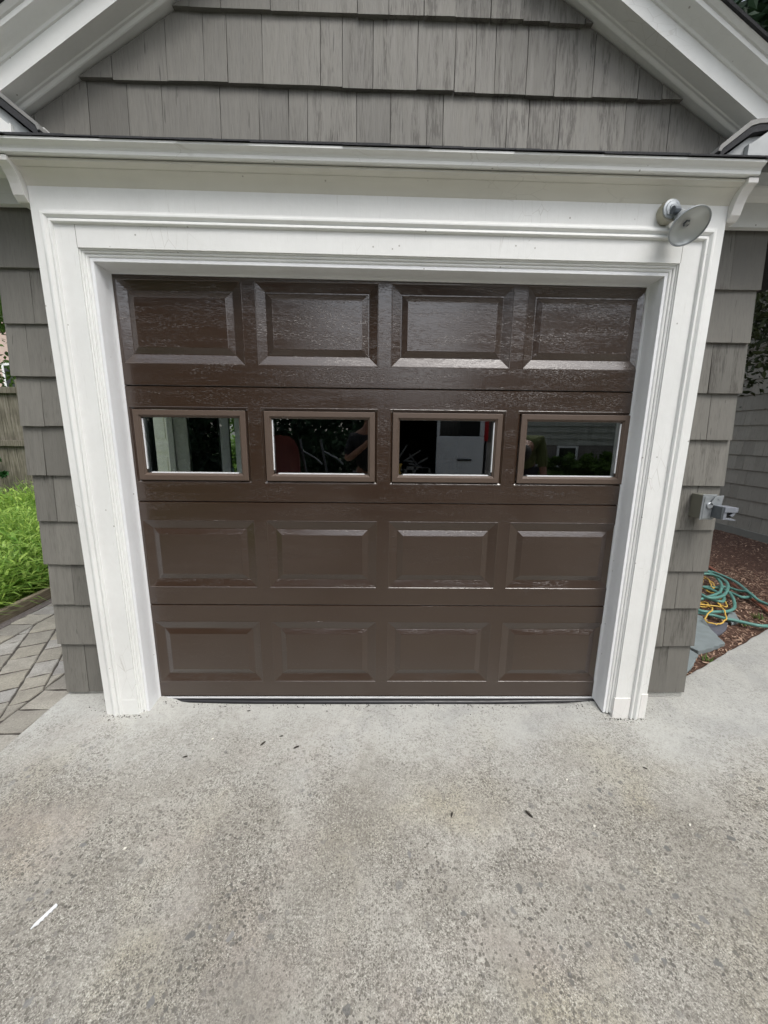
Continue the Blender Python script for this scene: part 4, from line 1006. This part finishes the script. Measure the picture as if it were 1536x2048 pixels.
for xw in (-20, -15.5):
    mb = MB(); mb.box(xw, xw + 1.1, 14.94, 15.0, 2.6, 4.1); fr = mb.build('window', M['white'], PB)
    mb = MB(); mb.box(xw + .1, xw + 1.0, 14.93, 14.945, 2.7, 4.0); mb.build('pane', M['darkglass'], fr)
# garden chair seen through the side window
CH = thing('garden_chair', (-2.62, 4.4, 0), 'blue grey metal garden chair seen low in the first door window', 'chair')
mb = MB(); mb.tube(catmull([(-2.85, 4.4, .45), (-2.86, 4.4, .85), (-2.62, 4.4, 1.06), (-2.38, 4.4, .85), (-2.39, 4.4, .45)], 6), .013, 8)
mb.prism([(-2.84, .5), (-2.40, .5), (-2.40, .85), (-2.5, .98), (-2.62, 1.04), (-2.74, .98), (-2.84, .85)], lambda a, b: (a, 4.395, b), lambda a, b: (a, 4.405, b)); mb.build('backrest', M['green_metal'], CH)
mb = MB(); mb.box(-2.86, -2.38, 3.95, 4.4, .43, .45); mb.build('seat', M['green_metal'], CH, bevel=.01)
for lx, ly in ((-2.84, 4.38), (-2.40, 4.38), (-2.84, 3.98), (-2.40, 3.98)):
    mb = MB(); mb.tube([(lx, ly, -.03), (lx, ly, .44)], .012, 8); mb.build('leg', M['green_metal'], CH)

# ------------------------------------------------------------------ what the door windows reflect
# house across the drive
RH = thing('reflected_house', (8, -15, 0), 'shingled house with a small basement window mirrored in the right door window', 'house')
mb = MB(); mb.box(4.7, 15, -20, -12.03, -.3, 1.12); mb.build('foundation', M['brick'], RH)
mb = MB(); mb.box(4.7, 15, -20, -12.06, 1.12, 5.6); mb.build('wall', M['darkwood'], RH)
mb = MB(); rng = random.Random(50)
for k in range(20): shingle_course(mb, rand_joints(4.7, 15, .1, .26, rng), 1.10 + .222 * k, 1.322 + .222 * k, 12.06, lambda u, d, v: (u, -d, v), stain=.1, rng=rng, butt=.045)
mb.build('shingle_siding', M['shingle_pale'], RH)
mb = MB(); mb.prism([(-20.4, 5.6), (-11.6, 5.6), (-16, 8.2)], lambda a, b: (4.3, a, b), lambda a, b: (15.4, a, b)); mb.build('roof', M['asphalt'], RH)
mb = MB(); 
for bx in ((6.42, 6.5, .3, 1.08), (7.1, 7.18, .3, 1.08), (6.5, 7.1, 1.0, 1.08), (6.5, 7.1, .3, .36), (6.5, 7.1, .3, 1.0)):
    if bx != (6.5, 7.1, .3, 1.0): mb.box(bx[0], bx[1], -12.03, -11.98, bx[2], bx[3])
fr = mb.build('basement_window', M['white'], RH); mb = MB(); mb.box(6.5, 7.1, -12.02, -12.0, .36, 1.0); mb.build('pane', M['darkglass'], fr)
for i, (x, lab) in enumerate(((5.9, 'leafy green shrub left of the reflected basement window'), (7.0, 'leafy green shrub under the reflected basement window'), (8.2, 'leafy green shrub right of the reflected basement window'))):
    mb = MB(); crown(mb, (x, -11.1, .40), (.85, .55, .50), 3600, .17, random.Random(60 + i), 26); o_ = mb.build('shrub', M['leaf_b'], fix=False); tag(o_, lab, 'shrub', 'shrubs along the reflected house')
# van
VN = thing('parked_van', (1.05, -5.4, 0), 'white work van with one rear door open, mirrored in the third door window', 'van')
mb = MB(); x0, x1 = .08, 2.02
prof = [(x0, .55), (x0, 1.5), (x0 + .06, 2.0), (x0 + .16, 2.15), (x1 - .16, 2.15), (x1 - .06, 2.0), (x1, 1.5), (x1, .55)]
n = len(prof)
fr_ = [(p[0], -5.42, p[1]) for p in prof]; bk_ = [(p[0], -10.2, p[1]) for p in prof]
mb.add(fr_ + bk_, [(i, (i + 1) % n, (i + 1) % n + n, i + n) for i in range(n)] + [tuple(range(n, 2 * n))])
mb.box(x0 + .03, x0 + .09, -5.44, -5.36, .58, 2.0); mb.box(x0 + .1, x1 - .1, -5.44, -5.38, 2.02, 2.1); mb.box(x0 + .1, 1.05, -5.44, -5.38, .57, .62)
body = mb.build('body', M['vanwhite'], VN, bevel=.02)
mb = MB(); mb.add([(x0 + .05, -5.45, .6), (x1 - .05, -5.45, .6), (x1 - .05, -8.5, .6), (x0 + .05, -8.5, .6), (x0 + .05, -5.45, 2.05), (x1 - .05, -5.45, 2.05), (x1 - .05, -8.5, 2.05), (x0 + .05, -8.5, 2.05)], [(0, 1, 2, 3), (4, 5, 6, 7), (1, 2, 6, 5), (2, 3, 7, 6), (3, 0, 4, 7)])
mb.build('cargo_interior', M['vandark'], VN)
mb = MB(); mb.box(1.06, 1.95, -5.40, -5.345, .60, 1.38); mb.box(1.06, 1.12, -5.40, -5.345, 1.38, 2.0); mb.box(1.86, 1.95, -5.40, -5.345, 1.38, 2.0); mb.box(1.12, 1.86, -5.40, -5.345, 1.86, 2.0)
dr = mb.build('rear_door', M['vanwhite'], VN, bevel=.025, seg=3)
mb = MB(); mb.box(1.12, 1.86, -5.385, -5.37, 1.38, 1.86); mb.build('window', M['darkglass'], dr); mb = MB(); mb.box(1.45, 1.72, -5.345, -5.325, .93, .96); mb.build('handle', M['black'], dr)
mb = MB(); mb.box(x0 - .82, x0 + .0, -5.36, -5.30, .60, 2.0); mb.v = [(x0 + (a - x0) * .25, b + (x0 - a) * .9, c) for a, b, c in mb.v]; mb.build('open_rear_door', M['vanwhite'], VN, bevel=.02)
mb = MB(); mb.box(x0 - .02, x1 + .02, -5.42, -5.22, .38, .56); mb.build('bumper', M['black'], VN, bevel=.03)
for xx in (x0 + .0, x1 - .08):
    mb = MB(); mb.box(xx, xx + .08, -5.40, -5.35, 1.15 if xx < 1 else 1.3, 1.75); mb.build('tail_lamp', M['redlens'], VN, bevel=.01)
for xx in (x0 + .03, x1 - .25):
    for yy_ in (-6.5, -9.4):
        mb = MB(); mb.lathe([(0, 0), (.22, 0), (.33, .02), (.35, .06), (.35, .18), (.33, .22), (0, .22)], (xx, yy_, .32), (1, 0, 0), 24); mb.build('wheel', M['rubber'], VN)
mb = MB(); rng = random.Random(70)
for k in range(9):
    a = Vector((rng.uniform(.25, .9), rng.uniform(-5.9, -5.6), rng.uniform(.68, .9))); b = a + Vector((rng.uniform(-.35, .35), rng.uniform(-.3, .1), rng.uniform(0, .35))); mb.tube([a, b], .02, 6)
    mb.box(a.x, a.x + rng.uniform(.08, .2), -5.8, -5.6, .62, .62 + rng.uniform(.05, .2))
o_ = mb.build('tool_pile', M['flash']); tag(o_, 'heap of metal tools and bars in the open back of the van', 'tools')
mb = MB(); mb.box(.30, .42, -5.62, -5.5, .62, .70); mb.lathe([(0, 0), (.03, 0), (.03, .16), (0, .16)], (.36, -5.56, .70), (.4, 0, 1), 10); o_ = mb.build('power_drill', M['cord'], bevel=.01); tag(o_, 'yellow power drill in the open back of the van', 'drill')
# wheelbarrow leaning on its nose
WB = thing('wheelbarrow', (-1.6, -4.3, 0), 'red wheelbarrow standing on end, mirrored in the second door window', 'wheelbarrow')
mb = MB(); c0 = Vector((-1.62, -4.4, .75)); N = 20; rings = []
for (s_, d_) in ((1.0, 0.0), (.98, .02), (.62, .30), (0.02, .31)):
    rings.append([(c0.x + .33 * s_ * math.copysign(abs(math.cos(t)) ** .6, math.cos(t)) + .25 * d_, c0.y - d_ * .9 , c0.z + .62 * s_ * math.copysign(abs(math.sin(t)) ** .6, math.sin(t))) for t in [2 * PI * k / N for k in range(N)]])
vs = [p for r in rings for p in r]; mb.add(vs, [(i * N + k, i * N + (k + 1) % N, (i + 1) * N + (k + 1) % N, (i + 1) * N + k) for i in range(3) for k in range(N)]); mb.build('tub', M['red'], WB, smooth=True)
mb = MB()
for s_ in (0, .35): mb.tube([(-1.35 + s_, -4.75, 1.3), (-1.25 + s_, -4.75, .7), (-1.15 + s_, -4.7, .15)], .02, 8); mb.tube([(-1.3 + s_, -4.75, 1.1), (-1.05 + s_, -4.5, 1.0), (-.95 + s_, -4.5, .9)], .015, 8)
mb.build('frame', M['metal_d'], WB)
mb = MB(); mb.lathe([(.1, 0), (.17, .01), (.19, .04), (.17, .07), (.1, .08)], (-1.2, -4.7, .19), (1, 0, 0), 24); mb.build('wheel', M['rubber'], WB)
# hedge and trees behind the camera
mb = MB(); rng = random.Random(80)
for k in range(26000):
    x = rng.uniform(-10, .35); y = -9.6 - abs(rng.gauss(0, .5)); z = rng.uniform(-.05, 3.3 + .5 * noise.noise(Vector((x * .8, 0, 5))))
    y += .35 * noise.noise(Vector((x * 1.3, 2, z * 1.3)))
    s_ = .2 * rng.uniform(.6, 1.4); nrm = Vector((rng.gauss(0, .7), rng.uniform(.1, 1), rng.gauss(.3, .6))).normalized(); t = Vector((rng.uniform(-1, 1), 0, rng.uniform(-1, .3))); t = (t - nrm * t.dot(nrm)).normalized(); b = nrm.cross(t); p = Vector((x, y, z))
    mb.add([p - t * s_ * .5, p + b * s_ * .26, p + t * s_ * .5, p - b * s_ * .26], [(0, 1, 2, 3)], (min(1, rng.random() ** 2 + .3 * (noise.noise(Vector((x * 1.3, 2, z * 1.3))) > .1)), 0, 0))
o_ = mb.build('hedge', M['leaf_d'], fix=False); tag(o_, 'dark leafy hedge mirrored in the second door window', 'hedge')
tree('shade_tree', (-6.6, -12.5, 0), 10, (-6.2, -12.0, 6.8), (4.4, 3.2, 4.6), 17000, .42, M['leaf_d'], 'big shade tree behind the mirrored hedge on the left', 'tree', 81, 60, tr=.28)
tree('shade_tree', (-12.5, -7.5, 0), 10, (-12.3, -7.0, 6.5), (4.2, 3.4, 4.6), 13000, .42, M['leaf_d'], 'broad shade tree standing left of the driveway', 'tree', 82, 55, tr=.28)
tree('shade_tree', (13.0, -7.5, 0), 10, (12.0, -7.5, 6.5), (2.8, 3.0, 3.8), 6000, .36, M['leaf_d'], 'shade tree standing beside the shingled house behind the camera', 'tree', 83, 45, tr=.24)

# ------------------------------------------------------------------ people (mirrored in the door windows)
def skin_body(name, verts, edges, radii, mat, parent, sub=2):
    me = bpy.data.meshes.new(name); me.from_pydata(verts, edges, []); o = bpy.data.objects.new(name, me); C.objects.link(o)
    sk = o.modifiers.new('skin', 'SKIN'); 
    if not me.skin_vertices: 
        bm = bmesh.new(); bm.from_mesh(me); bm.verts.layers.skin.verify(); bm.to_mesh(me); bm.free()
    for i, r in enumerate(radii):
        rr = r if isinstance(r, tuple) else (r, r); me.skin_vertices[0].data[i].radius = rr; me.skin_vertices[0].data[i].use_root = (i == 0)
    ss = o.modifiers.new('sub', 'SUBSURF'); ss.levels = sub; ss.render_levels = sub
    me.materials.append(mat); o.parent = parent; o.matrix_parent_inverse = parent.matrix_basis.inverted(); return o
def chain(V, E, R, start, pts, rad):
    prev = start
    for p, r in zip(pts, rad):
        V.append(tuple(p)); R.append(r); E.append((prev, len(V) - 1)); prev = len(V) - 1
    return prev
def person(origin, label, head, neck, chest, hips, hands, knees, feet, elbows, shirt, face_dir, capmat):
    P = thing('person', (origin[0], origin[1], 0), label, 'person'); V = []; E = []; R = []
    V.append(tuple(hips)); R.append((.13, .10)); h = Vector(hips); ch = Vector(chest)
    i1 = chain(V, E, R, 0, [h.lerp(ch, .5), ch], [(.12, .10), (.15, .11)])
    i2 = chain(V, E, R, i1, [neck], [.055]); hd = Vector(head)
    i3 = chain(V, E, R, i2, [Vector(neck).lerp(hd, .55), hd, hd + (hd - Vector(neck)).normalized() * .07], [.06, .085, .06])
    side = Vector((1, 0, 0))
    for s_ in (-1, 1):
        sh = ch + side * .17 * s_ + Vector((0, 0, .05)); el = Vector(elbows[(s_ + 1) // 2]); hn = Vector(hands[(s_ + 1) // 2])
        a = chain(V, E, R, i1, [sh, el, el.lerp(hn, .9)], [.055, .042, .027]); f = (hn - el).normalized()
        palm = chain(V, E, R, a, [hn + f * .05], [(.034, .016)])
        b = f.cross(Vector((0, 0, 1))).normalized(); c_ = f.cross(b)
        for k, (o_, l_) in enumerate(((-.027, .065), (-.009, .075), (.009, .07), (.027, .055))):
            st = hn + f * .085 + c_ * o_; chain(V, E, R, palm, [st, st + f * l_ * .5 + b * .006, st + f * l_ * .8 + b * .03], [.0088, .0082, .007])
        chain(V, E, R, a, [hn + f * .04 + c_ * -.035 + b * .02, hn + f * .08 + c_ * -.045 + b * .035], [.010, .008])
        hp = h + side * .09 * s_ + Vector((0, 0, -.04)); kn_ = Vector(knees[(s_ + 1) // 2]); ft = Vector(feet[(s_ + 1) // 2])
        chain(V, E, R, 0, [hp, kn_, ft + Vector((0, 0, .08)), ft + Vector((face_dir[0] * .16, face_dir[1] * .16, .035))], [.085, .058, .04, .038])
    skin_body('body', V, E, R, M['skin'], P)
    def cloth(nm, vs, es, rs, m): skin_body(nm, vs, es, rs, m, P)
    V = []; E = []; R = []; V.append(tuple(h + (ch - h) * .02)); R.append((.155, .125)); i1 = chain(V, E, R, 0, [h.lerp(ch, .5), ch], [(.15, .13), (.18, .135)]); chain(V, E, R, i1, [ch.lerp(Vector(neck), .75)], [.085])
    for s_ in (-1, 1):
        sh = ch + side * .175 * s_ + Vector((0, 0, .05)); el = Vector(elbows[(s_ + 1) // 2]); chain(V, E, R, i1, [sh, sh.lerp(el, .85)], [.075, .062])
    cloth('shirt', V, E, R, M[shirt])
    V = []; E = []; R = []; V.append(tuple(h)); R.append((.155, .125))
    for s_ in (-1, 1):
        hp = h + side * .09 * s_ + Vector((0, 0, -.05)); kn_ = Vector(knees[(s_ + 1) // 2]); ft = Vector(feet[(s_ + 1) // 2]); chain(V, E, R, 0, [hp, kn_, ft + Vector((0, 0, .1))], [.10, .075, .06])
    cloth('trousers', V, E, R, M['jeans'])
    up = (hd - Vector(neck)).normalized(); fd = Vector(face_dir)
    mb = MB(); mb.lathe([(0, .125), (.05, .118), (.085, .085), (.101, .03), (.10, -.02), (.092, -.03), (.09, .02)], hd + up * .02 - fd * .012, up, 20); mb.build('hair', M[capmat], P, smooth=True)
    nz = hd + fd * .098 + up * -.005; mb = MB(); mb.lathe([(0, -.025), (.010, -.018), (.014, .01), (.005, .03), (0, .035)], nz, up, 8)
    sd_ = fd.cross(up).normalized()
    for s_ in (-1, 1): mb.lathe([(0, -.03), (.012, -.02), (.016, .01), (0, .03)], hd + sd_ * .098 * s_, up, 8)
    mb.build('nose_and_ears', M['skin'], P, smooth=True)
    mb = MB()
    for s_ in (-1, 1): mb.lathe([(0, -.012), (.010, -.008), (.012, 0), (.010, .008), (0, .012)], hd + fd * .087 + sd_ * .033 * s_ + up * .02, up, 10)
    mb.build('eyes', M['hair'], P, smooth=True)
    return P
g0 = -.05
person((-.12, -2.32), 'person in black holding up a phone, mirrored between the middle door windows', (-.12, -2.30, 1.62), (-.12, -2.32, 1.48), (-.12, -2.33, 1.30), (-.12, -2.35, .95),
       [(-.10, -2.06, 1.33), (.04, -2.06, 1.33)], [(-.22, -2.33, .5), (-.02, -2.33, .5)], [(-.24, -2.37, g0), (0, -2.37, g0)], [(-.36, -2.28, 1.12), (.15, -2.28, 1.12)], 'blackcloth', (0, 1, 0), 'hair')
mb = MB(); mb.box(-.064, .012, -1.905, -1.896, 1.26, 1.41); o_ = mb.build('phone', M['black'], bevel=.006); tag(o_, 'black phone held up by the person in black', 'phone')
person((1.86, -2.95), 'person in an olive shirt bending over, mirrored in the right door window', (1.58, -2.42, 1.22), (1.65, -2.52, 1.27), (1.74, -2.76, 1.30), (1.84, -3.06, 1.00),
       [(1.46, -2.50, .72), (1.78, -2.46, .70)], [(1.74, -2.90, .52), (1.94, -2.90, .52)], [(1.72, -3.06, g0), (1.96, -3.06, g0)], [(1.52, -2.66, .95), (1.92, -2.60, .95)], 'olive', (-.3, .85, -.4), 'hair')
